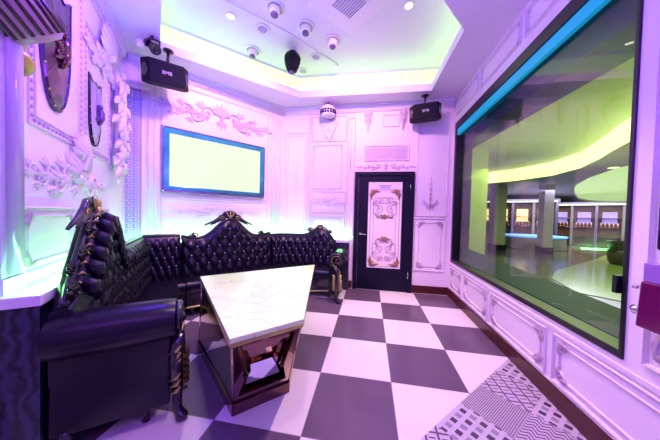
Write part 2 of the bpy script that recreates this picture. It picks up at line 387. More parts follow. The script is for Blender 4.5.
# crown moulding along the three far walls
k_ = 1
def crown(fr, x0, x1):
    global k_; k_ += 1
    mb = MB(fr)
    pr = [(0, H-.13), (-.02, H-.13), (-.03, H-.09), (-.05, H-.07), (-.06, H-.03), (-.085, H-.02), (-.085, H), (0, H)]
    m = len(pr); mb.add([(x0, y, z) for y, z in pr]+[(x1, y, z) for y, z in pr], [(i, m+i, m+(i+1) % m, (i+1) % m) for i in range(m)])
    x = x0+.05
    while x < x1-.03: mb.box(x, x+.022, -.05, -.03, H-.115, H-.085); x += .045
    struct(mb.build('trim_%d' % k_, mould))
crown(FT, .06, TW-.02); crown(FB, -1.7, 1.40); crown(FL, -2.2, -.05)

# baseboards
mb = MB(FB); mb.box(-1.75, -.30, -.02, 0, 0, .14); mb.box(.79, 1.42, -.02, 0, 0, .14); struct(mb.build('baseboard_back', base_m, bevel=.004))
mb = MB(FR); mb.box(-4.38, 2.0, -.025, 0, 0, .13); struct(mb.build('baseboard_right', base_m, bevel=.004))

# ---- window
win = struct(thing('window_1', (1.42, 2.9, WZ0), 'large black-framed picture window looking out on the lobby', 'window'))
mb = MB(FR); t = .07
for a in ((-WY1, -WY0, WZ0, WZ0+.045), (-WY1, -WY0, WZ1-.12, WZ1), (-WY1, -WY1+t, WZ0+.045, WZ1-.12), (-WY0-.022, -WY0, WZ0+.045, WZ1-.12)):
    mb.box(a[0], a[1], -.012, .12, a[2], a[3])
mb.build('window_frame', frame_m, win, bevel=.005)
mb = MB(FR); mb.box(-WY1+.05, -WY0-.018, .05, .058, WZ0+.04, WZ1-.05); mb.build('window_pane', pane_m, win)
mb = MB(FR); mb.box(-WY1+t, -WY0-.03, .006, .045, WZ1-.12-.10, WZ1-.122); tag(mb.build('light_strip', led_c, win), 'cyan glowing strip under the top of the frame')
mb = MB(FR); mb.box(-WY0-.052, -WY0-.028, -.03, .03, .98, 1.08); mb.build('latch', frame_m, win)

# ---- mouldings: one trim object per panel
def panel(fr, x0, x1, z0, z1, r=.0, wd=.03, d=.018, inner=.0, cor=0, m=mould, cm=None):
    global k_; k_ += 1
    mb = MB(fr); 
    if r: mb.notched(x0, x1, z0, z1, r, wd, d)
    else: mb.frame(x0, x1, z0, z1, wd, d)
    if inner:
        mb.notched(x0+inner, x1-inner, z0+inner, z1-inner, inner*.9, wd*.5, d*.7)
    mats = [m]
    if cor:
        mats.append(cm or relief_m); mb.m = 1; q = inner or 0
        for sx, sz in ((1,1),(-1,1),(1,-1),(-1,-1)):
            mb.corner((x0 if sx > 0 else x1)+sx*q*.8, (z0 if sz > 0 else z1)+sz*q*.8, sx, sz, cor, -.002)
    return struct(mb.build('trim_%d' % k_, mats))
# right wall: wainscot
for a, b in ((-4.30, -3.82), (-3.74, -3.03), (-2.95, -2.10), (-2.01, -1.08), (-.98, 0.0)):
    panel(FR, a, b, .17, .52, wd=.022, inner=.055, cor=.10, cm=mat('relief_mauve', (.55, .40, .50), .4) if a < -4.2 else bpy.data.materials['relief_mauve'])
mb = MB(FR); mb.box(-4.38, 2.0, -.012, 0, .545, .578); mb.box(-4.38, 2.0, -.01, 0, .135, .15); k_ += 1; struct(mb.build('trim_%d' % k_, mould, bevel=.003))
# right wall: above the window and beside it
for a, b in ((-4.3, -3.5), (-3.42, -2.6), (-2.52, -1.6)): panel(FR, a, b, 3.12, 3.36, wd=.02, cor=.05, inner=.03)
panel(FR, -1.43, -.95, .66, 3.2, wd=.02, inner=.06, cor=.14, cm=relief_m)
# back wall
panel(FB, .82, 1.34, 1.40, 3.22, wd=.022); panel(FB, .81, 1.33, .42, 1.35, wd=.022, inner=.075, cor=.12)
panel(FB, .20, .48, 3.02, 3.22, wd=.012) 
panel(FB, -1.10, -.55, 1.88, 2.70, wd=.022, cor=.06); panel(FB, -1.13, -.48, 1.03, 1.34, wd=.02, inner=.04)
panel(FB, -1.13, -.48, 1.42, 1.82, wd=.012); panel(FB, -1.13, -.48, 2.78, 3.25, wd=.012)
panel(FB, -.12, .67, 2.40, 2.66, wd=.018)
panel(FB, -1.66, -1.22, 1.0, 2.95, wd=.02, inner=.05); panel(FB, -.44, -.31, 1.0, 3.2, wd=.012)
# fluted pilasters on back wall
def pilaster(fr, x, w_, z0, z1, label, m=mould, flutes=4):
    mb = MB(fr); mb.box(x, x+w_, -.018, 0, z0, z1); mb.box(x-.012, x+w_+.012, -.03, 0, z0, z0+.08); mb.box(x-.012, x+w_+.012, -.03, 0, z1-.06, z1)
    for k in range(flutes):
        a = x+w_*(k+.5)/flutes; mb.tube([(a, -.016, z0+.1), (a, -.016, z1-.1)], w_/flutes*.3, 6)
    global k_; k_ += 1
    return struct(mb.build('trim_%d' % k_, m))
pilaster(FB, -1.19, .035, .95, 3.28, '', flutes=1); pilaster(FB, -.46, .035, .95, 3.28, '', flutes=1)
pilaster(FT, 2.12, .20, .95, 3.26, ''); pilaster(FT, .25, .13, .95, 3.28, '', flutes=2)
pilaster(FL, -2.17, .16, .93, 3.28, '', m=mat('pilaster_gloss', (.55, .48, .70), .12, coat=.5), flutes=1)
# greek key pilaster in the corner
greek = mat('greek_key_blue', (.34, .30, .62), .4); k_ += 1
mb = MB(FT); mb.box(.03, .20, -.025, 0, .95, 2.95); kk = struct(mb.build('trim_%d' % k_, greek))
k_ += 1; mb = MB(FT)
z = .98
while z < 2.85:
    x, s = .045, .07
    for q in range(2):
        xx = x+q*s; p = [(xx, z), (xx+s*.8, z), (xx+s*.8, z+s*.75), (xx+s*.3, z+s*.75), (xx+s*.3, z+s*.4), (xx+s*.55, z+s*.4)]
        for a, b in zip(p, p[1:]): mb.box(min(a[0], b[0])-.004, max(a[0], b[0])+.004, -.032, -.025, min(a[1], b[1])-.004, max(a[1], b[1])+.004)
    z += .075
struct(mb.build('trim_%d' % k_, mould))
# left wall panels
panel(FL, -1.98, -1.36, 1.0, 1.38, wd=.02, inner=.05, cor=.09); panel(FL, -1.28, -.55, 1.0, 1.38, wd=.02, inner=.05, cor=.09)
def beaded(fr, x0, x1, z0, z1):
    global k_; k_ += 1
    mb = MB(fr); mb.frame(x0-.03, x1+.03, z0-.03, z1+.03, .012, .012); mb.frame(x0+.03, x1-.03, z0+.03, z1-.03, .012, .012)
    mb.m = 1; L = [((x0, z0), (x1, z0)), ((x1, z0), (x1, z1)), ((x1, z1), (x0, z1)), ((x0, z1), (x0, z0))]
    for (a, b), (c, d) in L:
        l = math.hypot(c-a, d-b); m = int(l/.05)
        for i in range(m): t = (i+.5)/m; mb.ball((a+(c-a)*t, -.004, b+(d-b)*t), .013, n=6)
    struct(mb.build('trim_%d' % k_, [mould, bpy.data.materials['relief_mauve']]))
beaded(FL, -1.88, -1.22, 1.92, 3.15); beaded(FL, -1.13, -.55, 1.92, 3.0)
panel(FT, .42, 2.05, 1.0, 1.56, wd=.02); panel(FT, .42, 2.05, 1.60, 3.22, wd=.02)

# ---- ledge with green light strip behind the sofas
def mitre(o, wk):     # wall-parallel shift of the mitre at offset o
    return o*(.809 if wk == 'L' else .476)
def cornerL(s, o, a=1.2, b=.62):
    tm = mitre(o, 'L')
    if s < 0: q = FL(-(tm+(a-tm)*(-s/a)), -o, 0)
    else: q = FT(tm+(b-tm)*(s/b), -o, 0)
    return q[0], q[1]
def cornerA(s, o, a=.38, b=1.2):
    tm = mitre(o, 'A')
    if s < 0: q = FT(TW-(tm+(a-tm)*(-s/a)), -o, 0)
    else: q = FB(-1.72+tm+(b-tm)*(s/b), -o, 0)
    return q[0], q[1]
D = .16
def ring(o): 
    l0 = FL(-2.20, -o, 0)[:2]; a = cornerL(0, o); b = cornerA(0, o); e = (-.36, 4.4-o); return [l0, a, b, e]
ledge = thing('wall_ledge', (-2.4, 2.3, 0), 'white ledge behind the black sofas with green glow along its back', 'ledge')
A0, A1 = ring(0.004), ring(D)
mb = MB(); mb.m = 0
poly = A0+A1[::-1]
mb.hexa([(x, y, 0) for x, y in poly], [(x, y, .87) for x, y in poly]); tag(mb.build('plinth', wavy, ledge), 'dark plinth with wavy pattern')
A1 = ring(D+.02); l0 = FL(-2.23, -.004, 0)[:2]; l1 = FL(-2.23, -D-.02, 0)[:2]; A0[0] = l0; A1[0] = l1; poly = A0+A1[::-1]
mb = MB(); mb.hexa([(x, y, .872) for x, y in poly], [(x, y, .93) for x, y in poly]); mb.build('ledge_top', plaster, ledge, bevel=.006)
B0, B1 = ring(.128), ring(.136); poly = B0+B1[::-1]
mb = MB(); mb.hexa([(x, y, .932) for x, y in poly], [(x, y, .962) for x, y in poly]); mb.build('light_strip', led2, ledge)

# ---- reliefs (each a thing of its own on its wall)
def relief(name, fr, fn, label, m=relief_m, group=None, x=0, z=1):
    mb = MB(fr); fn(mb); me = mb.build(name, m)
    return tag(me, label, 'relief', group)
relief('garland_relief', FT, lambda b: b.garland(1.22, 2.90, 1.62, .42, 5), 'long scrolled acanthus garland relief on the wall above the bright screen')
relief('garland_relief', FT, lambda b: b.garland(1.22, 1.38, 1.15, .22, 4), 'low scrolled plaster relief on the wall just beneath the bright screen', relief_w)
def left_rel(b):
    b.garland(-1.32, 1.60, 1.20, .34, 5, tall=1.5)
    b.palmette(-1.25, 1.78, .26, PI/2, 7, -.02)
    for k in range(5): b.leaf(-1.3+.03*k, 1.70, PI/2-.5+.22*k, .32, .07, -.03)
relief('garland_relief', FL, left_rel, 'bold white acanthus relief on the left wall below the two shields', relief_w)
def drop(cx, z0, z1, w_):
    def f(b):
        b.palmette(cx, z0+w_*.5, w_*.6, -PI/2, 5, 0, 2.0); b.tube([(cx, -.01, z0+.4*w_), (cx, -.01, z1)], [.012, .005], 6)
        for sg in (-1, 1):
            b.scroll(cx+sg*w_*.42, z0+w_*.62, w_*.22, PI/2, -sg, w_*.08); b.leaf(cx, z0+w_*.3, PI/2+sg*1.1, w_*.7, w_*.16, curl=-sg*.8)
        n = int((z1-z0)/.09)
        for k in range(2, n): 
            for sg in (-1, 1): b.leaf(cx, z0+k*.09, PI/2+sg*.6, .06, .022)
    return f
relief('drop_relief', FB, drop(1.06, 1.50, 2.10, .22), 'anchor-shaped hanging relief on the panel right of the door')
relief('drop_relief', FB, drop(-.385, 2.2, 3.0, .12), 'slim hanging floral relief left of the door, above its top', relief_w)
relief('drop_relief', FB, drop(-1.44, 1.75, 2.4, .2), 'pale shell relief on the narrow panel near the corner right of the screen', relief_w)
relief('door_crest_relief', FB, lambda b: b.garland(.27, 2.28, .95, .15, 5), 'low scroll crest relief directly above the navy door', bpy.data.materials['relief_mauve'])
def plaque(b):
    b.box(-.1, .65, -.003, 0, 2.42, 2.64)
    for i in range(17):
        for j in range(4):
            if (i*7+j*3) % 5: b.scroll(-.06+i*.042, 2.455+j*.048, .016, i+j, 1, .010, 0, .8)
relief('plaque_relief', FB, plaque, 'rectangular plaque of small carved motifs above the door crest')
relief('panel_relief', FB, lambda b: b.garland(-.805, 1.62, .60, .26, 4), 'wide scroll relief on back wall panel above the sofa end', relief_w)
def corbel(cx, z1, w_):
    def f(b):
        b.prism([(cx-w_, z1), (cx+w_, z1), (cx+w_*.8, z1-.1), (cx+w_*.35, z1-.28), (cx, z1-.36), (cx-w_*.35, z1-.28), (cx-w_*.8, z1-.1)], -.05, 0)
        b.palmette(cx, z1-.12, .12, -PI/2, 5, -.055, 1.6)
        for sg in (-1, 1): b.scroll(cx+sg*w_*.6, z1-.07, .04, 0, sg, .018, -.05)
    return f
relief('corbel', FB, corbel(-.80, 3.15, .16), 'large plaster corbel under the studded mirror dome lamp', relief_w)
relief('corbel', FB, corbel(-.08, 3.30, .06), 'small plaster corbel left of the right-hand wall speaker', relief_m)
relief('corbel', FB, corbel(.54, 3.30, .05), 'small plaster corbel partly behind the right-hand wall speaker', relief_m)
def bigorn(b):
    b.palmette(-.62, 3.02, .34, PI/2, 9, -.03, 2.6); b.garland(-.72, 2.86, .8, .3, 3, -.02)
    random.seed(3)
    for q in range(34):
        z = 2.95-q*.034; xx = -.36+.07*math.sin(q*1.3)-(.0 if q < 20 else (q-20)*.006); wv = .05*math.sin(q*.45)
        b.leaf(xx-.03, z, -PI/2+.9*math.sin(q*2.1), .17, .085, -.04-abs(wv), .05, curl=.8*math.cos(q))
        if q % 4 == 0: b.scroll(xx+.02, z, .05, q, (-1)**q, .03, -.08-abs(wv)); 
    b.tube([(-.38, -.03, 2.98), (-.33, -.06, 2.7), (-.38, -.08, 2.45), (-.34, -.06, 2.2), (-.42, -.03, 1.85)], [.03, .06, .05, .06, .02], 8)
relief('figure_relief', FL, bigorn, 'bulging white shell and scroll relief in the left corner beside the smaller shield', relief_w)
def capit(b):
    b.box(-.02, .26, -.09, 0, 2.98, 3.02); b.box(-.04, .28, -.12, 0, 3.02, 3.05)
    for k in range(4): b.leaf(.03+k*.06, 2.86, PI/2, .13, .06, -.03)
    b.scroll(.0, 2.95, .04, 0, 1, .02, -.05); b.scroll(.24, 2.95, .04, PI, -1, .02, -.05)
relief('capital', FT, capit, 'carved leaf capital on top of the blue greek key strip', relief_m)

# ---- shields on the left wall
def shield(cx, zt, zb, hw, label, m, motif):
    t = thing('wall_shield', FL(cx, 0, zb), label, 'shield', 'shields on the left wall')
    def outl(k):
        w_ = hw*k; h = (zt-zb)*.5*k; cz = (zt+zb)/2; p = []
        p += [(cx, cz+h*.93), (cx+w_*.55, cz+h*.86), (cx+w_, cz+h), (cx+w_*.98, cz+h*.4)]
        for i in range(1, 8): a = i/8; p.append((cx+w_*.98*math.cos(a*PI/2)**.8, cz+h*.3-h*1.3*math.sin(a*PI/2)))
        p.append((cx, cz-h)); return p + [(2*cx-x, z) for x, z in p[-2:0:-1]]
    def dome(b, k0, k1, y0, y1):
        A, B = outl(k0), outl(k1); n = len(A)
        b.add([(x, y0, z) for x, z in A]+[(x, y1, z) for x, z in B], [((i+1) % n, i, n+i, n+(i+1) % n) for i in range(n)], False)
    b = MB(FL); dome(b, 1, 1, 0, -.014); dome(b, 1, .95, -.014, -.024); dome(b, .95, .95, -.024, -.012); b.build('rim', mat('rim_violet', (.10, .06, .16), .2, metal=.7) if motif else black, t)
    b = MB(FL); dome(b, .96, .5, -.015, -.04); A = outl(.5); b.add([(x, -.04, z) for x, z in A], [tuple(range(len(A)-1, -1, -1))]); b.build('face', m, t)
    b = MB(FL); cz = (zt+zb)/2-.03; s = hw*.6
    b.tube([(cx-s*.3, -.05, cz-s*1.0), (cx, -.055, cz-s*.2), (cx+s*.1, -.055, cz+s*.5), (cx-s*.15, -.05, cz+s*.9)], [.012, .03, .028, .018], 8)
    b.ball((cx-s*.25, -.055, cz+s*1.0), .026, n=8)
    for sg, an in ((1, .5), (-1, 2.4), (1, -.6), (-1, 3.6)): b.leaf(cx, cz+sg*s*.2, an, s*1.0, s*.35, -.045, .02); b.scroll(cx+s*.5*math.cos(an), cz+s*.6*math.sin(an), s*.25, an, sg, .014, -.045)
    b.build('beast_emblem', bronze_d if motif else mat('emblem_violet', (.16, .08, .26), .3, metal=.5), t)
    for i, (x, z) in enumerate(outl(.965)):
        if i % 2 == 0: b = MB(FL); b.ball((x, -.022, z), .008, n=6); b.build('rivet', gold, t)
shield(-1.62, 2.95, 2.06, .20, 'larger dark wooden heater shield with carved beast, nearer the camera on left wall', shield_d, True)
shield(-.94, 2.62, 1.98, .14, 'smaller pale lilac shield with dark rim and beast, nearer the corner', shield_l, False)

# ================= DOOR =================
dr = struct(thing('door_1', (.27, 4.4, 0), 'navy door with a pale ornamented centre panel', 'door'))
mb = MB(FB); x0, x1, zt = -.29, .78, 2.19
mb.box(x0, x0+.07, -.05, 0, 0, zt); mb.box(x1-.07, x1, -.05, 0, 0, zt); mb.box(x0+.07, x1-.07, -.05, 0, zt-.07, zt); mb.build('door_frame', navy, dr, bevel=.004)
mb = MB(FB); mb.box(x0+.075, x1-.075, -.03, -.002, .01, zt-.075); mb.build('door_leaf', navy, dr, bevel=.004)
mb = MB(FB); mb.box(-.03, .57, -.036, -.0305, .42, 2.0); mb.build('centre_panel', mat('door_panel_cream', (.80, .72, .74), .35), dr)
def dorn(b):
    cx = .27; y = -.037
    b.frame(.01, .53, .46, 1.86, .008, .004, y); b.frame(.07, .47, .60, 1.70, .005, .003, y)
    for sx in (-1, 1):
        for sz, z in ((-1, 1.84), (1, .48)): b.corner(cx+sx*.255, z, -sx, sz, .15, y)
    for z, a in ((1.30, 1), (.98, -1)):
        pass
    b.palmette(cx, 1.40, .10, -PI/2, 7, y); b.palmette(cx, .92, .10, PI/2, 7, y); b.garland(cx, 1.36, .26, .09, 2, y); b.garland(cx, .96, .24, .09, 2, y)
    b.notched(.06, .48, 1.34, 1.72, .08, .006, .003, y); b.notched(.06, .48, .56, .95, .08, .006, .003, y)
mb = MB(FB); dorn(mb); mb.build('ornament', gilt, dr)
mb = MB(FB)
for sg in (-1, 1):
    for z0_, u_ in ((1.50, 1), (.78, -1)):
        for q, (dx_, dz_, r_) in enumerate(((.10, 0, .075), (.16, .10, .05), (.06, .16, .055), (.15, -.10, .045), (.06, -.12, .03))):
            mb.scroll(.27+sg*dx_, z0_+u_*dz_, r_, PI/2*u_+sg*q, sg*u_*(-1)**q, .012, -.037, 1.2)
            mb.leaf(.27+sg*dx_, z0_+u_*dz_, PI/2-sg*(.4+q), r_*1.6, .022, -.037, .004)
mb.build('scrollwork', mat('scroll_rose', (.42, .30, .38), .4), dr)
mb = MB(FB)
for j, (a, b_) in enumerate(((.16, .38), (.19, .35))):
    x = a
    while x < b_: mb.box(x, x+.014, -.039, -.036, 1.925-j*.035, 1.945-j*.035); x += .02
mb.build('inscription', mat('blue_print', (.12, .14, .5), .4), dr)
mb = MB(FB); mb.lathe([(.028, 0), (.028, .008), (.012, .012), (.012, .045)], (-.17, -.03, 1.04), (0, -1, 0), 14); mb.tube([(-.17, -.07, 1.04), (-.12, -.075, 1.035), (-.05, -.072, 1.03)], [.011, .010, .008], 8); mb.build('door_handle', chrome, dr)
for z in (.25, 1.85): mb = MB(FB); mb.tube([(x1-.072, -.055, z), (x1-.072, -.055, z+.12)], .009, 8); mb.build('hinge', chrome, dr)

# ================= SCREEN =================
tv = thing('wall_screen', FT(1.195, 0, 1.64), 'large glowing wall screen in a shiny cyan frame', 'screen')
mb = MB(FT); X0, X1, Z0, Z1 = .41, 1.98, 1.645, 2.60
mb.frame(X0+.022, X1-.022, Z0+.022, Z1-.022, .045, .055, -.0); mb.box(X0+.01, X1-.01, -.03, 0, Z0+.01, Z1-.01); mb.build('outer_rim', silver, tv)
b1 = .10
mb = MB(FT)
for a in ((X0+.045, X1-.045, Z0+.045, Z0+b1), (X0+.03, X1-.03, Z1-b1, Z1-.03), (X0+.03, X0+b1, Z0+b1, Z1-b1), (X1-b1, X1-.03, Z0+b1, Z1-b1)): mb.box(a[0], a[1], -.045, -.028, a[2], a[3])
tag(mb.build('border', tvframe, tv, bevel=.004), 'glossy cyan mirror border')
mb = MB(FT); mb.box(X0+b1, X1-b1, -.042, -.029, Z0+b1, Z1-b1); mb.build('display', screen_m, tv)
for x in (X0+.028, X1-.028):
    for z in (Z0+.028, Z1-.028): mb = MB(FT); mb.ball((x, -.055, z), .012, n=8); mb.build('screw', chrome, tv)

# ================= SOFAS =================
PX, PZ = .15, .125
btn_me = None
def make_section(name, base, P, s0, s1, hf, label, seat=True, zs=.45, y0=.19):
    """P(s, o) -> world xy; hf(s) -> top height"""
    t = thing(name, (*base, 0), label, 'sofa', 'sections of the black tufted sofa around the walls')
    th = .13
    def tuft(s, z):
        a = s/PX+z/PZ*.5; b = s/PX-z/PZ*.5
        return (abs(math.sin(PI*a))*abs(math.sin(PI*b)))**.45
    n = max(12, int((s1-s0)/.018)); m = 34
    def fn(u, v_):
        s = s0+(s1-s0)*u; h = hf(s)-.035; e = min(1, min(u, 1-u)*(s1-s0)/.03)
        if v_ < .7:
            k = v_/.7; z = zs-.04+(h-zs+.04)*k; o = y0+th*(1-.25*k)
            edge_ = min(1, (h-z)/.06, (z-zs+.04)/.05+.3)
            o += .045*tuft(s, z)*max(0, edge_)*e + .012*e
        else:
            k = (v_-.7)/.3; a = PI*k; z = h+.035*math.sin(a); o = y0+th*.75*(.5+.5*math.cos(a))+.012*e*(1-k)
        x, y = P(s, o); return (x, y, z)
    mb = MB(); mb.grid(fn, n, m)
    # back and ends
    def bk(u, v_): s = s0+(s1-s0)*u; x, y = P(s, y0); return (x, y, .1+(hf(s)-.135)*v_)
    mb.grid(bk, n, 2, False)
    for u in (0, 1):
        s = s0+(s1-s0)*u; ol = [fn(u, j/m) for j in range(m+1)]; x, y = P(s, y0); mb.add(ol+[(x, y, zs-.04)], [tuple(range(m+2)) if u == 0 else tuple(range(m+1, -1, -1))])
    bk_o = mb.build('backrest', leather, t)
    # buttons
    global btn_me
    if btn_me is None:
        q = MB(); q.ball((0, 0, 0), .014, n=8); btn_me = q.build('button', mat('crystal_button', (.55, .5, .75), .12, metal=.7)); me0 = btn_me.data; bpy.data.objects.remove(btn_me); btn_me = me0
    spots = []
    for i in range(-40, 60):
        for j in range(0, 40):
            # a and b integer: s = PX*(a+b)/2, z = PZ*(a-b)
            s = PX*i/2; z = PZ*j
            if (i+j) % 2: continue
            if s0+.05 < s < s1-.05 and zs+.06 < z < hf(s)-.10: spots.append((s, z))
    for s, z in spots:
        h = hf(s)-.035; k = (z-zs+.04)/(h-zs+.04); o = y0+th*(1-.25*k)+.016
        bo = bpy.data.objects.new('button', btn_me); C.objects.link(bo); bo.parent = bk_o; x, y = P(s, o); bo.location = Vector((x, y, z))-t.location
    # carved top rail
    mb = MB(); N = n
    pts = []
    for i in range(N+1): s = s0+(s1-s0)*i/N; x, y = P(s, y0+.055); pts.append((x, y, hf(s)+.004))
    mb.tube(pts, .026, 8); mb.build('top_rail', black, t)
    if seat:
        def sf(u, v_):
            s = s0+.004+(s1-s0-.008)*u; prof = [(.30, zs-.02), (.36, zs+.008), (.50, zs+.018), (.60, zs+.012), (.655, zs-.005), (.675, zs-.04), (.675, zs-.10), (.66, zs-.13)]
            k = v_*7; i = min(6, int(k)); f = k-i; o = prof[i][0]*(1-f)+prof[i+1][0]*f; z = prof[i][1]*(1-f)+prof[i+1][1]*f
            x, y = P(s, o); return (x, y, z)
        mb = MB(); mb.grid(sf, max(4, n//4), 14)
        for u in (0, 1):
            ol = [sf(u, j/14) for j in range(15)]; x, y = P(s0+(s1-s0)*u, .30); mb.add(ol+[(x, y, zs-.13)], [tuple(range(16))])
        mb.build('seat_cushion', leather, t)
        mb = MB()
        def ap(u, v_): 
            s = s0+.01+(s1-s0-.02)*u; x, y = P(s, .645); return (x, y, .09+.235*v_+.02*(1-v_)*math.cos(u*2*PI))
        mb.grid(ap, n, 2)
        def tr(u, v_):
            s = s0+.01+(s1-s0-.02)*u; x, y = P(s, .20+.455*v_); return (x, y, .32)
        mb.grid(tr, 8, 2)
        mb.build('front_rail', black, t)
        mb = MB(); pts = []
        for i in range(N+1): s = s0+(s1-s0)*i/N; x, y = P(s, .655); pts.append((x, y, .105+.02*math.cos(i/N*2*PI)))
        mb.tube(pts, .012, 6); mb.build('gilt_edge', gold, t)
        for s in (s0+.08, s1-.08):
            mb = MB(); x, y = P(s, .60)
            mb.tube([(x, y, .13), (x, y, .08), (x, y, .03), (x, y, .0)], [.035, .03, .018, .026], 8); mb.build('leg', black, t)
    return t
def crest(t, P, s, z, sc, o=.24, mat_=None):
    """carved shell crest standing on the rail"""
    a = Vector(P(s-.01, o)); b = Vector(P(s+.01, o)); d = (b-a).normalized(); c = Vector(P(s, o)); fr = Fr(c.x, c.y, math.degrees(math.atan2(d.y, d.x)))
    mb = MB(fr); mb.palmette(0, z+.0, .125*sc, PI/2, 7, 0, 2.0); mb.palmette(0, z-.0, .11*sc, PI/2, 5, .01, 3.0)
    mb.prism([(-.10*sc, z-.03), (.10*sc, z-.03), (.07*sc, z+.06*sc), (0, z+.10*sc), (-.07*sc, z+.06*sc)], 0, .03)
    for sg in (-1, 1):
        mb.scroll(sg*.11*sc, z+.005, .05*sc, PI if sg > 0 else 0, -sg, .026*sc, .01)
        mb.leaf(sg*.10*sc, z-.0, (-.35 if sg > 0 else PI+.35), .18*sc, .05*sc, 0, curl=-.3*sg)
    for sg in (-1, 1): mb.tube([(sg*.0, .01, z+.10*sc), (sg*.06*sc, .01, z+.085*sc), (sg*.10*sc, .01, z+.04*sc), (sg*.20*sc, .01, z-.03*sc), (sg*.32*sc, .01, z-.085*sc)], [.02, .024, .022, .018, .01], 8)
    mb.build('crest', black, t)
    mb = MB(fr); mb.ball((0, -.03, z+.03*sc), .022*sc, n=8)
    for sg in (-1, 0, 1): mb.leaf(sg*.02*sc, z+.03*sc, PI/2+sg*-.5, .09*sc, .02*sc, -.025)
    for sg in (-1, 1): mb.scroll(sg*.11*sc, z+.005, .035*sc, PI if sg > 0 else 0, -sg, .009*sc, -.012)
    mb.build('gilt_carving', gold, t)
def curl(t, P, s, z, sg, sc=1, o=.24):
    a = Vector(P(s-.01, o)); b = Vector(P(s+.01, o)); d = (b-a).normalized(); c = Vector(P(s, o)); fr = Fr(c.x, c.y, math.degrees(math.atan2(d.y, d.x)))
    mb = MB(fr); mb.scroll(0, z+.015, .045*sc, PI/2-sg*1.6, sg, .028*sc, .01)
    for k in range(3): mb.leaf(0, z, PI/2+sg*(.3+.45*k), .09*sc, .032*sc, 0)
    mb.build('rail_scroll', black, t)
    mb = MB(fr); mb.scroll(0, z+.015, .034*sc, PI/2-sg*1.6, sg, .008*sc, -.008); mb.build('gilt_scroll', gold, t)
def arm(t, F, xi, xo, sg, o0=.19, o1=.80, zc=.63, r=.12):
    """rolled arm; F local frame, x from xi (inner) to xo (outer), sg = side sign"""
    mb = MB(F); cx = xo-sg*.01; 
    def roll_fn(u, v_):
        a = 2*PI*v_; o = o0+(o1-o0)*u; rr = r*(1+.03*math.sin(u*PI)); bulge = 1 if 0 < u < 1 else .96
        return (cx+sg*(-.03)+rr*bulge*math.cos(a), -o, zc+rr*bulge*.98*math.sin(a))
    mb.grid(roll_fn, 12, 24)
    for u in (0, 1):
        ol = [roll_fn(u, j/24) for j in range(24)]; mb.add(ol, [tuple(range(24))])
    mb.build('arm_roll', leather, t)
    mb = MB(F); mb.hexa([(xi, -o1+.03, .12), (xo, -o1+.03, .12), (xo, -o0, .12), (xi, -o0, .12)], [(xi, -o1+.03, zc), (xo-sg*.02, -o1+.03, zc), (xo-sg*.02, -o0, zc), (xi, -o0, zc)])
    mb.build('arm_panel', leather, t, bevel=.012)
    # carved front post: S-curved with gilt acanthus, standing on a scroll foot
    mb = MB(F); x = xo-sg*.05; y = -o1
    zs_ = [0, .02, .06, .14, .24, .36, .48, .56]; dx = [.075, .055, .02, -.005, .012, .035, .02, 0]; rr = [.032, .038, .028, .030, .042, .05, .045, .04]
    mb.tube([(x+sg*a, y-.01-(.03 if q < .05 else 0), q) for q, a in zip(zs_, dx)], rr, 10)
    mb.scroll(x-sg*.0+sg*.02, zc, r*.95, -PI/2, -sg, .05, y+.0, 1.6)
    mb.ball((x+sg*.02, y-.02, zc), .04, n=10)
    mb.build('arm_post', black, t)
    mb = MB(F)
    for k in range(6):
        z = .20+k*.042
        mb.leaf(x+sg*.05, z, PI/2-sg*.9, .085-.004*k, .035, y-.045, .03)
        mb.leaf(x+sg*.0, z, PI/2+sg*.9, .06, .03, y-.05, .03)
    for k in range(7): mb.tube([(x+sg*.03, y+.04, .17+k*.045), (x+sg*.06, y-.01, .20+k*.045), (x+sg*.075, y-.03, .235+k*.045)], [.006, .014, .004], 6)
    mb.build('gilt_acanthus', gold, t)
    mb = MB(F); mb.scroll(x+sg*.02, zc, r*.72, -PI/2, -sg, .012, y-.03, 1.4); mb.build('gilt_scroll', gold, t)
    mb = MB(F); mb.tube([(xo-sg*.03, -o0-.06, .14), (xo-sg*.03, -o0-.06, 0)], [.035, .025], 8); mb.build('leg', black, t)

def bell(x, c, w_, h): return h*math.exp(-((x-c)/w_)**2)
# centre section
Pm = lambda s, o: FT(s, -o, 0)[:2]
hm = lambda s: 1.00+bell(s, 1.30, .30, .24)+.035*math.cos((s-1.30)*2*PI/.75)-.01
c = thing; base = Pm(1.31, .4)
sec = make_section('sofa_section', base, Pm, .63, 1.995, hm, 'middle sofa section under the screen with the tall central shell crest')
crest(sec, Pm, 1.30, hm(1.30)+.01, 1.15); curl(sec, Pm, .80, hm(.80)+.02, 1, .95); curl(sec, Pm, 1.82, hm(1.82)+.02, -1, .95)
# corner section
Pc = lambda s, o: cornerL(s, o)
make_section('sofa_section', Pc(0, .4), Pc, -1.195, .615, lambda s: 1.035 if s > -.25 else 1.035, 'plain straight-topped corner sofa section left of the middle section')
# right section with arm
Pr = lambda s, o: cornerA(s, o)
def hr(s): return 1.0+bell(s, .80, .20, .13)-(.16*max(0, (s-.92)/.26)**1.3)-.012
sec = make_section('sofa_section', Pr(.3, .4), Pr, -.375, 1.12, hr, 'right sofa section along the back wall ending in an arm near the door')
curl(sec, Pr, .60, hr(.60)+.03, 1, 1.0); crest(sec, Pr, .80, hr(.80)-.005, .62); curl(sec, Pr, .98, hr(.98)+.02, -1, .9)
arm(sec, FB, -.62, -.45, 1, .19, .80, .67, .135)
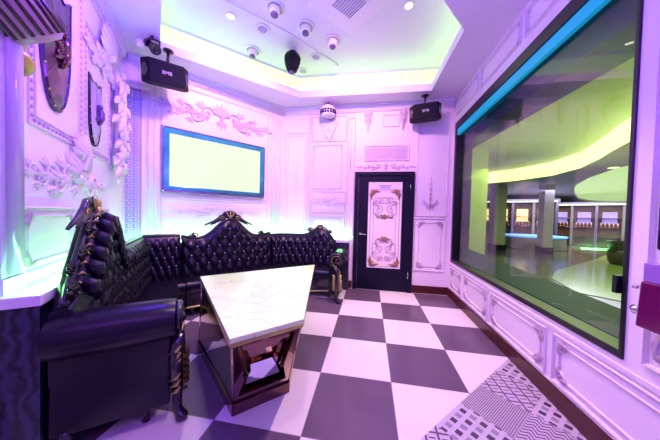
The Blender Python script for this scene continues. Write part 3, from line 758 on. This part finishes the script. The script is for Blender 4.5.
# left section with arm
Fs = FL; Pl = lambda s, o: FL(s, -o, 0)[:2]      # s = -t
def hl(s): return .99+bell(s, -1.78, .24, .33)+.03*math.cos((s+1.78)*2*PI/.6)-.16*max(0, (-s-2.03)/.17)**1.2
sec = make_section('sofa_section', Pl(-1.8, .4), Pl, -2.20, -1.205, hl, 'nearest sofa section on the left with big rolled arm towards the camera')
crest(sec, Pl, -1.78, hl(-1.78), 1.0); curl(sec, Pl, -1.45, hl(-1.45)+.01, -1, 1.0); curl(sec, Pl, -2.08, hl(-2.08)+.01, 1, 1.0)
for s_, sc_ in ((-1.92, .9), (-2.02, 1.0), (-2.15, 1.25)): curl(sec, Pl, s_, hl(s_)+.0, 1, sc_, .27)
for i in range(12):
    s = -2.16+i*.035; x, y = Pl(s, .262); mb = MB(); mb.tube([(x, y, hl(s)+.01), (*Pl(s+.012, .285), hl(s)+.028), (*Pl(s+.02, .30), hl(s)+.012)], [.004, .009, .004], 6); mb.build('gilt_leaf', gold, sec)
# ruched piping along the front of this crest
mb = MB()
for i in range(15):
    s = -2.10+i*.060; x, y = Pl(s, .30); x1_, y1_ = Pl(s+.01, .335); x2_, y2_ = Pl(s+.015, .345)
    mb.tube([(x, y, hl(s)+.0), (x1_, y1_, hl(s)-.03), (x2_, y2_, hl(s)-.08), (x2_, y2_, hl(s)-.13)], [.024, .040, .038, .016], 8)
mb.build('ruched_border', leather, sec)
arm(sec, FL, -2.06, -2.21, -1, .19, .765, .675, .128)

# ================= TABLE =================
tb = thing('coffee_table', (-.95, 1.9, 0), 'white marble trapezoid coffee table on a bronze mirror base', 'table')
TP = [(-.70, 1.09), (-.39, 1.40), (-.69, 2.95), (-1.68, 2.09)]     # counter-clockwise
mb = MB(); mb.slab(TP, .695, .725); mb.build('table_top', marble, tb, bevel=.003)
def lerp(a, b, t): return tuple(a[i]+(b[i]-a[i])*t for i in range(len(a)))
cen = (-.92, 1.9)
TPi = [lerp(p, cen, .035) for p in TP]
BT = [(-.88, 1.42), (-.585, 1.70), (-.80, 2.62), (-1.66, 2.06)]
BM = BT
top = [(x, y, .694) for x, y in TPi]; bot = [(x, y, .08) for x, y in BM]
mb = MB()
for i in (1, 2, 3):
    j = (i+1) % 4; mb.add([bot[i], bot[j], top[j], top[i]], [(0, 1, 2, 3)])
mb.add(bot, [(3, 2, 1, 0)]); mb.add(top, [(0, 1, 2, 3)]); mb.build('base_body', bronze_d, tb)
A, B_, Cc, Dd = Vector(bot[0]), Vector(bot[1]), Vector(top[1]), Vector(top[0])
inn = Vector(cen+(.35,))-((A+B_+Cc+Dd)/4); inn.z = 0; inn.normalize()
def fp(u, v_, dep): a = A.lerp(B_, (u+1)/2); b = Dd.lerp(Cc, (u+1)/2); return tuple(a.lerp(b, v_)+inn*dep)
def hexring(ab, vb, am, vm, at, vt, dep): return [fp(-ab, vb, dep), fp(ab, vb, dep), fp(am, vm, dep), fp(at, vt, dep), fp(-at, vt, dep), fp(-am, vm, dep)]
rings = [hexring(1, 0, 1, .34, 1, 1, 0), hexring(.84, .10, .66, .36, .84, .90, 0), hexring(.80, .11, .62, .36, .80, .88, .05), hexring(.72, .13, .53, .365, .70, .80, .03),
         hexring(.70, .14, .50, .365, .66, .77, .09), hexring(.64, .16, .44, .37, .55, .68, .07), hexring(.60, .17, .40, .37, .50, .62, .14)]
for q in range(6):
    mb = MB(); mb.add(rings[q]+rings[q+1], [(i, (i+1) % 6, 6+(i+1) % 6, 6+i) for i in range(6)]); mb.build('mirror_frame', bronze_d if q % 2 == 0 else bronze, tb)
R6 = rings[6]; mb = MB(); mb.add([R6[5], R6[2], R6[3], R6[4]], [(0, 1, 2, 3)]); mb.build('upper_mirror', bronze, tb)
mb = MB(); mb.add([fp(-.60, .17, .06), fp(.60, .17, .06), R6[2], R6[5], R6[0], R6[1]], [(0, 1, 2, 3), (0, 1, 5, 4)]); mb.build('lower_mirror', mat('silver_mirror', (.5, .5, .72), .05, metal=1), tb)
ce = Vector(cen+(0,)); pl = [tuple(Vector((x, y, 0))+(Vector((x, y, 0))-ce)*.03)[:2] for x, y in BT]
mb = MB(); mb.slab(pl, .0, .08); mb.build('plinth', bronze_d, tb, bevel=.004)
# edge trims
for i in range(4):
    mb = MB(); mb.tube([bot[i], top[i]], .007, 6); mb.build('edge_trim', bronze, tb)
mb = MB(); mb.tube([tuple(Vector(p)+Vector((0, 0, -.02))) for p in top+top[:1]], .014, 6); mb.build('top_trim', gold, tb)

# ================= SPEAKERS =================
def text_mesh(body, size, fr_m, m, parent, name='badge'):
    cu = bpy.data.curves.new(name, 'FONT'); cu.body = body; cu.size = size; cu.align_x = 'CENTER'; cu.align_y = 'CENTER'; cu.extrude = .001
    tmp = bpy.data.objects.new('t', cu); C.objects.link(tmp); bpy.context.view_layer.update()
    me = bpy.data.meshes.new_from_object(tmp); bpy.data.objects.remove(tmp); me.materials.append(m)
    o = bpy.data.objects.new(name, me); C.objects.link(o); o.parent = parent; o.matrix_local = fr_m; return o
def speaker(loc, yawd, tilt, w_, h, d, label, rolld=0):
    t = thing('wall_speaker', loc, label, 'speaker', 'black wall speakers')
    R = Matrix.Rotation(math.radians(yawd), 4, 'Z') @ Matrix.Rotation(math.radians(tilt), 4, 'X') @ Matrix.Rotation(math.radians(rolld), 4, 'Y')
    def fr(x, y, z): q = R @ Vector((x, y, z)); return (q.x+loc[0], q.y+loc[1], q.z+loc[2])
    mb = MB(fr); pl = [(-w_/2, d*.1), (-w_*.36, -d*.45), (w_*.36, -d*.45), (w_/2, d*.1), (w_*.42, d*.5), (-w_*.42, d*.5)]
    mb.hexa([(x, y, -h/2) for x, y in pl], [(x, y, h/2) for x, y in pl]); mb.build('cabinet', spk, t, bevel=.008)
    mb = MB(fr); mb.box(-w_*.34, w_*.34, -d*.475, -d*.452, -h*.42, h*.42); mb.build('front_grille', mat('grille_cloth', (.010, .009, .02), .7, spec=.15, bump=.4, bscale=500), t, bevel=.004)
    for sg in (-1, 1):
        mb = MB(fr); cx, cy = sg*w_*.43, -d*.175; nx, ny = sg*.68*d, -.14*w_*1.0; l = math.hypot(nx, ny); mb.lathe([(h*.28, .0), (h*.28, .006), (h*.24, .008), (h*.10, .002), (.001, .006)], (cx, cy, 0), (nx/l, ny/l, 0), 20); mb.build('side_driver', black, t)
    text_mesh('BMB', .055, R @ Matrix.Translation((0, -d*.485, 0)) @ Matrix.Rotation(PI/2, 4, 'X'), spk_txt, t)
    mb = MB(); mb.tube([(loc[0], loc[1]+.02, loc[2]+h*.45), (loc[0], loc[1]+.03, H-.012)], .018, 8); mb.lathe([(.06, 0), (.06, .015), (.02, .03)], (loc[0], loc[1]+.03, H-.002), (0, 0, -1), 14); mb.build('mounting_bracket', black, t)
    return t
speaker(FT(.42, -.46, 3.10), 51, 12, .50, .26, .24, 'black wall speaker hanging at upper left beside the ceiling cove', -4)
speaker((.87, 4.14, 3.13), -9, 6, .50, .25, .24, 'black wall speaker hanging in the right corner beside the window', -2)

# small black spotlight on bracket left of speaker
sp = thing('stage_spotlight', FT(.24, -.62, 3.2), 'small black spotlight with bracket beside the left speaker', 'spotlight')
cx, cy, cz = FT(.27, -.62, 3.30)
mb = MB(); mb.lathe([(.03, -.09), (.045, -.085), (.05, .05), (.06, .09), (.055, .095), (.04, .08)], (cx, cy, cz), (.75, -.25, -.6), 16); mb.build('lamp_body', black, sp)
mb = MB(); mb.tube([(cx-.06, cy-.03, cz), (cx-.07, cy-.03, cz+.07), (cx, cy, cz+.09), (cx+.07, cy+.03, cz+.07), (cx+.06, cy+.03, cz)], .012, 6); mb.tube([(cx, cy, cz+.09), (cx, cy, H-.002)], .012, 6); mb.build('yoke', black, sp)
mb = MB(); mb.lathe([(.035, 0), (.045, .02), (.03, .06)], (cx-.12, cy-.05, cz-.0), (.6, -.5, .1), 14); tag(mb.build('reflector', white_fix, sp), 'white round lamp head')
mb = MB(); mb.tube([(cx-.12, cy-.05, cz+.0), (cx, cy, cz+.13)], .008, 6); mb.build('arm', black, sp)

# ================= CEILING FIXTURES =================
def head(x, y, label):      # recessed moving lamp head: ring, white drum, dark lens
    t = thing('ceiling_lamp_head', (x, y, ZC), label, 'ceiling lamp', 'round white lamp heads on the raised ceiling')
    mb = MB(); mb.lathe([(.115, 0), (.115, .012), (.09, .022), (.085, .005)], (x, y, ZC), (0, 0, -1), 24); mb.build('trim_ring', white_fix, t)
    mb = MB(); mb.lathe([(.07, 0), (.072, .05), (.06, .085), (.045, .10)], (x, y, ZC-.005), (.0, -.15, -1), 20); mb.build('drum', white_fix, t)
    mb = MB(); mb.lathe([(.045, 0), (.045, .02), (.03, .03), (.001, .033)], (x, y-.016, ZC-.10), (0, -.15, -1), 16); mb.build('lens', lens_m, t)
    mb = MB(); mb.tube([(x+.074*math.cos(a), y+.074*math.sin(a), ZC-.04) for a in [PI*.15+k*PI*.7/8 for k in range(9)]], .007, 6); mb.build('yoke', black, t)
    return t
k = (ZC-1.387)/(3.43-1.387)
def zc(x, y): return x*k, y*k
head(*zc(-.983, 2.218), 'largest round white lamp head at the top of the photo, nearest the camera')
head(*zc(-.74, 2.487), 'middle round white lamp head in the diagonal row of three with dark lenses')
head(*zc(-.481, 2.727), 'round white lamp head farthest right in the diagonal row of three')
head(*zc(-1.504, 2.756), 'round white lamp head over the bright left edge of the cove')
def flat(x, y, label):
    t = thing('ceiling_ring_light', (x, y, ZC), label, 'ceiling lamp', 'flush ring lights on the raised ceiling')
    mb = MB(); mb.lathe([(.10, 0), (.10, .012), (.08, .02), (.065, .006)], (x, y, ZC), (0, 0, -1), 24); mb.build('trim_ring', white_fix, t)
    mb = MB(); mb.lathe([(.062, 0), (.062, .006), (.03, .010), (.001, .011)], (x, y, ZC), (0, 0, -1), 16); mb.build('diffuser', mat('dim_lens', (.45, .3, .6), .3), t)
flat(*zc(-1.227, 2.46), 'flush ring light between two lamp heads left of the dark pointed lamp')
flat(*zc(-.746, 2.988), 'small flush ring light just right of the dark pointed lamp')
flat(*zc(-.998, 3.252), 'flush ring light over the lit back edge of the cove')
def down(x, y, label):
    t = thing('downlight', (x, y, ZC), label, 'downlight', 'glowing downlights on the raised ceiling')
    mb = MB(); mb.lathe([(.062, 0), (.062, .01), (.045, .014), (.04, .003)], (x, y, ZC), (0, 0, -1), 20); mb.build('trim_ring', white_fix, t)
    mb = MB(); mb.lathe([(.042, 0), (.04, .012), (.02, .022), (.001, .024)], (x, y, ZC), (0, 0, -1), 14); mb.build('bulb', bulb, t)
down(*zc(-1.484, 2.253), 'small glowing yellow downlight on the left of the raised ceiling')
down(*zc(.318, 2.381), 'small glowing yellow downlight on the right of the raised ceiling')
down(*zc(-.517, 3.224), 'small glowing downlight near the lit back edge of the cove')
# dark pointed lamp
x, y = zc(-1.002, 2.823); zz = ZC
t = thing('effect_light', (x, y, ZC), 'dark faceted party light hanging from the ceiling in front of the lamp heads', 'party light')
mb = MB(); mb.lathe([(.05, 0), (.10, .05), (.135, .13), (.12, .2), (.085, .30), (.06, .335), (.001, .34)], (x, y, zz-.03), (.0, -.12, -1), 8); o = mb.build('lamp_body', spk, t); 
for p in o.data.polygons: p.use_smooth = False
mb = MB(); mb.lathe([(.05, 0), (.05, .03)], (x, y, ZC), (0, 0, -1), 12); mb.build('mount', white_fix, t)
mb = MB(); mb.lathe([(.045, 0), (.05, .02), (.001, .03)], (x, y-.035, ZC-.36), (0, -.12, -1), 12); mb.build('lens', lens_m, t)
# air vent in square panel
vx, vy = -.31, 2.83
t = thing('ceiling_vent', (vx, vy, ZC), 'square ceiling panel with a dark slatted air vent at its centre', 'air vent')
fr = Fr(vx, vy, -42); mb = MB(fr); mb.box(-.36, .36, -.36, .36, ZC-.03, ZC-.001); mb.build('panel', white_fix, t, bevel=.01)
mb = MB(fr); mb.frame(-.2, .2, -.2, .2, .03, .02); mb.v = []; mb.f = []; mb.sm = []; mb.mi = []
for a in ((-.17, .17, -.17, -.15), (-.17, .17, .15, .17), (-.17, -.15, -.15, .15), (.15, .17, -.15, .15)): mb.box(a[0], a[1], a[2], a[3], ZC-.042, ZC-.031)
mb.build('vent_frame', white_fix, t)
mb = MB(fr)
for i in range(9): y_ = -.14+i*.034; mb.hexa([(-.15, y_, ZC-.040), (.15, y_, ZC-.040), (.15, y_+.006, ZC-.040), (-.15, y_+.006, ZC-.040)], [(-.15, y_+.012, ZC-.031), (.15, y_+.012, ZC-.031), (.15, y_+.018, ZC-.031), (-.15, y_+.018, ZC-.031)])
mb.build('slats', grille, t)
# mirror dome lamp on the soffit, near the back wall
x, y = -.80, 4.22
t = thing('mirror_dome_lamp', (x, y, 3.2), 'white dome party lamp with a band of dark mirror squares above the corbel', 'party light')
mb = MB(); mb.lathe([(.10, 3.17), (.135, 3.20), (.14, 3.27), (.12, 3.33), (.07, 3.37), (.03, 3.385)], (x, y, 0), (0, 0, 1), 24); mb.build('dome', white_fix, t)
mb = MB()
for kx in range(18):
    a = 2*PI*kx/18
    for z in (3.205, 3.245):
        f = Fr(x, y, math.degrees(a)); mb.fr = f; mb.box(.131, .146, -.018, .018, z, z+.03)
mb.build('mirror_tiles', mat('mirror_tile', (.06, .05, .16), .1, metal=.8), t)
mb = MB()
for a in range(6): q = a*PI/3; mb.ball((x+.05*math.cos(q), y+.05*math.sin(q), 3.39), .016, n=8)
mb.tube([(x, y, 3.37), (x, y, H-.001)], .02, 8); mb.build('top_studs', lens_m, t)

# ================= FOREGROUND LEFT AND RIGHT BITS =================
# fluted gold sconce at the upper left
sx, sy, sz = FL(-2.06, -.12, 2.31)
t = thing('wall_sconce', (sx, sy, sz), 'ribbed dark and gold tilted wall lamp at the upper left edge of the photo', 'wall lamp')
ax = Vector((-.05, -.68, .73)).normalized(); c0 = Vector((sx, sy, sz))
mb = MB(); a_ = ax.orthogonal().normalized(); b_ = ax.cross(a_)
mb.lathe([(.02, -.004), (.09, -.002), (.115, .02), (.13, .42), (.12, .44)], c0, ax, 28); mb.build('lamp_shade', mat('sconce_shade', (.45, .30, .36), .4), t)
mb = MB()
for q in range(18):
    a = 2*PI*q/18; d = a_*math.cos(a)+b_*math.sin(a); mb.tube([tuple(c0+ax*.02+d*.118), tuple(c0+ax*.42+d*.133)], .010, 6)
mb.build('ribs', mat('sconce_ribs', (.05, .025, .04), .3, metal=.3), t)
gx = Vector((-.62, -.1, -.35)); mb = MB(); mb.lathe([(.05, -.06), (.07, -.05), (.075, .05), (.05, .06)], c0+gx*.28, (-.7,-.1,.35), 20); mb.tube([tuple(c0+gx*.28), tuple(c0+ax*.08)], .03, 8); mb.build('collar', gold, t)
mb = MB(); mb.tube([tuple(c0+ax*.1), FL(-2.12, -.05, 2.45), FL(-2.12, -.0, 2.45)], .02, 8); mb.build('bracket', black, t)
# right edge
t = thing('wall_handset', (1.40, 1.44, 1.24), 'long dark rounded handset mounted on the right wall past the window', 'handset')
mb = MB(FR)
def cap(x, w_, z0, z1): 
    p = [(x-w_, z0+w_*.3), (x-w_*.7, z0), (x+w_*.7, z0), (x+w_, z0+w_*.3)]
    for i in range(9): a = i*PI/8; p.append((x+w_*math.cos(a), z1-w_+w_*math.sin(a)))
    return p
mb.prism(cap(-1.31, .045, 1.25, 1.68), -.06, -.02); mb.build('housing', navy, t, bevel=.006)
mb = MB(FR); mb.prism(cap(-1.31, .03, 1.34, 1.60), -.075, -.06); mb.build('grip', black, t, bevel=.005)
mb = MB(FR); mb.box(-1.34, -1.28, -.02, 0, 1.35, 1.55); mb.build('wall_plate', chrome, t)
t = thing('wall_cup', (1.40, 1.38, .9), 'dark magenta tapered vessel on chrome knobs at the right edge', 'vessel')
mb = MB(FR); mb.hexa([(-1.39, -.10, .87), (-1.235, -.10, .87), (-1.235, -.015, .87), (-1.39, -.015, .87)], [(-1.375, -.10, 1.10), (-1.255, -.10, 1.10), (-1.255, -.015, 1.10), (-1.375, -.015, 1.10)]); mb.build('body', magenta, t, bevel=.008)
mb = MB(FR); mb.box(-1.37, -1.26, -.095, -.018, 1.10, 1.19); mb.build('rim', mat('lilac_glass', (.3, .15, .5), .15, coat=.5), t, bevel=.004)
for z in (.93, 1.05):
    mb = MB(FR); mb.lathe([(.008, 0), (.008, .02), (.022 if z < 1 else .013, .025), (.024 if z < 1 else .014, .04), (.010, .05)], (-1.455, -.0, z), (0, -1, 0), 16); mb.build('knob', chrome, t)

# ================= LOBBY BEYOND THE GLASS =================
lob_f = mat('lobby_floor', (.13, .13, .05), .16, spec=.6, var=.3, bscale=1.5)
lob_c = mat('lobby_ceiling', (.55, .60, .30), .5); lob_w = mat('lobby_wall', (.34, .32, .28), .4, var=.3, bscale=2); lob_lo = mat('lobby_low_ceiling', (.30, .30, .32), .35)
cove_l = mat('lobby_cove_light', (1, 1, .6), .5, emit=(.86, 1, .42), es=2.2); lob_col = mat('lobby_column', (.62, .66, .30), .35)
teal = mat('teal_gloss', (.0, .024, .060), .5, spec=.15)
mb = MB(); mb.box(1.55, 22, -2.5, 30, -.1, -.01); struct(mb.build('floor_lobby', lob_f))
mb = MB(); mb.slab([(1.56, .6), (1.98, .6), (2.10, 2.2), (2.26, 4.6), (2.34, 6.6), (1.56, 6.6)], -.01, .655); tag(mb.build('planter_curb', teal, bevel=.01), 'dark teal glossy curb outside under the window', 'curb')
mb = MB(); mb.slab([(1.56, 6.5), (1.56, -1), (2.1, -1), (1.66, 6.5)], 2.62, 3.9); struct(mb.build('trim_90', mat('bulkhead', (.03, .02, .12), .3)))
# upper ceiling near, bounded by a curved bright riser; low ceiling beyond
arc = [(2.6, 13.0), (4.0, 11.2), (5.3, 9.8), (5.75, 8.6), (5.6, 7.4), (5.15, 6.3), (4.75, 5.5), (4.35, 4.6), (4.0, 3.4), (3.8, 1.0), (3.7, -2.5)]
ZA, ZB = 3.25, 2.78
mb = MB(); mb.box(1.6, 22, -2.5, 30, ZA, ZA+.05); struct(mb.build('ceiling_lobby', lob_c))
mb = MB(); m = len(arc)
mb.add([(x, y, ZB+.03) for x, y in arc]+[(x, y, ZA) for x, y in arc], [(i, i+1, m+i+1, m+i) for i in range(m-1)], True); tag(mb.build('cove_light_band', cove_l), 'bright curved yellow-green light band in the lobby ceiling', 'light band')
ov = [(6.2, 6.2), (6.35, 7.3), (7.0, 8.9), (8.0, 10.7), (9.2, 12.4), (11.2, 15.0), (13.5, 17.8), (15.8, 20.0), (17.8, 21.0), (19.5, 20.0), (19.8, 17.0), (18, 13), (15, 9), (12, 6.2), (9, 4.9), (7.2, 5.0), (6.5, 5.5)]
# low ceiling as strip between arc and oval opening (fan to far edges)
far = arc + [(22, -2.5), (22, 30), (2.6, 30)]
mb = MB()
import mathutils.geometry as mg
pl3 = [[Vector((x, y, 0)) for x, y in far], [Vector((x, y, 0)) for x, y in ov]]
tris = mg.tessellate_polygon(pl3); allp = far+ov
mb.add([(x, y, ZB) for x, y in allp], [tuple(t_) for t_ in tris]); mb.add([(x, y, ZB+.03) for x, y in arc]+[(x, y, ZB) for x, y in arc], [(i, i+1, m+i+1, m+i) for i in range(m-1)])
nO = len(ov); mb.add([(x, y, ZB) for x, y in ov]+[(x, y, ZB+.12) for x, y in ov], [(i, (i+1) % nO, nO+(i+1) % nO, nO+i) for i in range(nO)])
struct(mb.build('ceiling_lobby', lob_lo))
mb = MB(); mb.add([(x, y, ZB+.12) for x, y in ov], [tuple(range(nO))]); tag(mb.build('oval_light_recess', mat('oval_glow', (.5, .6, .3), .5, emit=(.60, .80, .36), es=1.0)), 'large oval lit recess in the lobby ceiling', 'light recess')
mb = MB(); mb.box(21.5, 21.7, -2.5, 29, 0, 3.2); mb.box(1.6, 21.6, 28, 28.2, 0, 3.2); struct(mb.build('wall_lobby', lob_w))
def column(x, y, w_, d, m, label, ang=0, base=True):
    t = thing('lobby_column', (x, y, 0), label, 'column'); f = Fr(x, y, ang)
    mb = MB(f); mb.box(-w_/2, w_/2, -d/2, d/2, 0, ZB if (x > 5) else ZA); mb.build('shaft', m, t)
    mb = MB(f); mb.box(-w_/2-.03, w_/2+.03, -d/2-.03, d/2+.03, 0, .25); mb.build('base', black, t)
column(2.75, 6.95, .5, .5, lob_col, 'broad yellow-green lit column outside the window on the left', 20)
column(5.6, 11.4, .45, .45, mat('column_pale', (.75, .72, .62), .35, var=.3), 'pale patterned column behind the lit column')
column(7.2, 11.0, .35, .35, mat('column_grey', (.7, .66, .75), .35), 'slim grey column in the middle of the lobby')
# shop fronts
wood = mat('shop_wood', (.16, .09, .02), .3, var=.5, bscale=6); warm = mat('warm_glow', (1, .8, .4), .5, emit=(1, .72, .25), es=1.3); vio_g = mat('violet_glow', (.5, .4, 1), .5, emit=(.35, .25, .9), es=.8)
glint = mat('white_glow', (1, 1, .8), .5, emit=(.9, 1, .6), es=1.6)
def shop(x, y, ang, n, label, gm, h=2.3):
    t = thing('shop_front', (x, y, 0), label, 'shop front'); f = Fr(x, y, ang)
    mb = MB(f); mb.box(0, n*.9, 0, .1, 0, h); mb.build('back_wall', wood, t)
    for i in range(n+1): mb = MB(f); mb.box(i*.9-.05, i*.9+.05, -.35, .0, 0, h); mb.build('post', lob_w if i % 2 else silver, t)
    mb = MB(f); mb.box(-.1, n*.9+.1, -.4, 0, h, h+.18); mb.build('lintel', lob_lo, t)
    mb = MB(f); mb.box(0, n*.9, -.42, -.39, h+.02, h+.07); mb.build('light_strip', glint, t)
    mb = MB(f)
    for i in range(n):
        mb.box(i*.9+.2, i*.9+.7, -.02, -.01, 1.25, h-.35)
    mb.build('lit_niche', gm, t)
    mb = MB(f)
    for i in range(n):
        for q in (.5, 1.0, 1.5): mb.box(i*.9+.06, i*.9+.84, -.25, -.03, q, q+.04)
        for q in range(5): mb.lathe([(.05, 0), (.07, .1), (.03, .2), (.03, .27)], (i*.9+.17+q*.14, -.15, 1.04), (0, 0, 1), 8)
    mb.build('shelves_with_wares', bronze, t)
shop(6.4, 15.6, -25, 4, 'warm lit shop front with shelves at the far left of the lobby', warm)
shop(10.6, 15.8, -40, 9, 'violet lit shop front at the far right of the lobby', vio_g, 2.2)
mb = MB(); mb.slab([(4.0, 5.2), (4.3, 6.3), (5.0, 7.2), (5.9, 8.0), (7.8, 9.6), (10.2, 11.8), (13, 12), (9, 6), (5, 4.2)], -.009, 0); struct(mb.build('trim_91', mat('painted_oval_reflection', (.42, .55, .14), .15)))  # lime slab standing in for the lit oval mirrored in the floor
t = thing('reception_counter', (7.8, 12.6, 0), 'curved counter with glowing blue top in the lobby', 'counter')
cr = [(7.8+1.2*math.cos(a), 12.6+.9*math.sin(a)) for a in [2*PI*i/24 for i in range(24)]]
mb = MB(); mb.slab(cr, 0, .55); mb.build('body', lob_w, t)
mb = MB(); mb.slab([(7.8+(x-7.8)*1.04, 12.6+(y-12.6)*1.04) for x, y in cr], .55, .62); mb.build('glowing_top', mat('blue_glow', (.2, .5, 1), .4, emit=(.12, .35, 1), es=1.2), t)
# seats
seat_m = mat('lobby_seat', (.10, .09, .03), .5)
def seatf(x, y, label, first=None):
    t = thing('round_armchair', (x, y, 0), label, 'armchair', 'low round armchairs in the lobby')
    mb = MB(); mb.lathe([(.30, 0), (.36, .1), (.38, .35), (.34, .42), (.001, .43)], (x, y, 0), (0, 0, 1), 16); mb.build('seat', seat_m, t)
    mb = MB(); mb.grid(lambda u, v_: (x+(.36+.04*v_)*math.cos(u*PI*1.1), y+(.36+.04*v_)*math.sin(u*PI*1.1), .3+.45*v_), 14, 3); mb.grid(lambda u, v_: (x+(.30+.04*v_)*math.cos(u*PI*1.1), y+(.30+.04*v_)*math.sin(u*PI*1.1), .3+.45*v_), 14, 3)
    mb.grid(lambda u, v_: (x+(.34+.06*v_)*math.cos(u*PI*1.1), y+(.34+.06*v_)*math.sin(u*PI*1.1), .75), 14, 1); mb.build('backrest', seat_m, t)
for i, (x, y, l) in enumerate([(8.1, 8.9, 'low round armchair in the lobby, leftmost of the four'), (9.2, 9.3, 'low round armchair in the lobby, second from the left'), (9.6, 8.5, 'low round armchair in the lobby, third from the left'), (10.3, 8.9, 'low round armchair in the lobby, rightmost of the four')]): seatf(x, y, l)
# lobby downlights
for x, y, l in ((5.6, 5.6, 'small recessed lobby ceiling light nearest the right side of the window'), (6.2, 7.2, 'small recessed lobby ceiling light left of the oval recess')):
    mb = MB(); mb.lathe([(.10, .0), (.10, .012), (.07, .016)], (x, y, ZB), (0, 0, -1), 16); tag(mb.build('lobby_downlight', glint), l, 'downlight', 'lobby downlights')
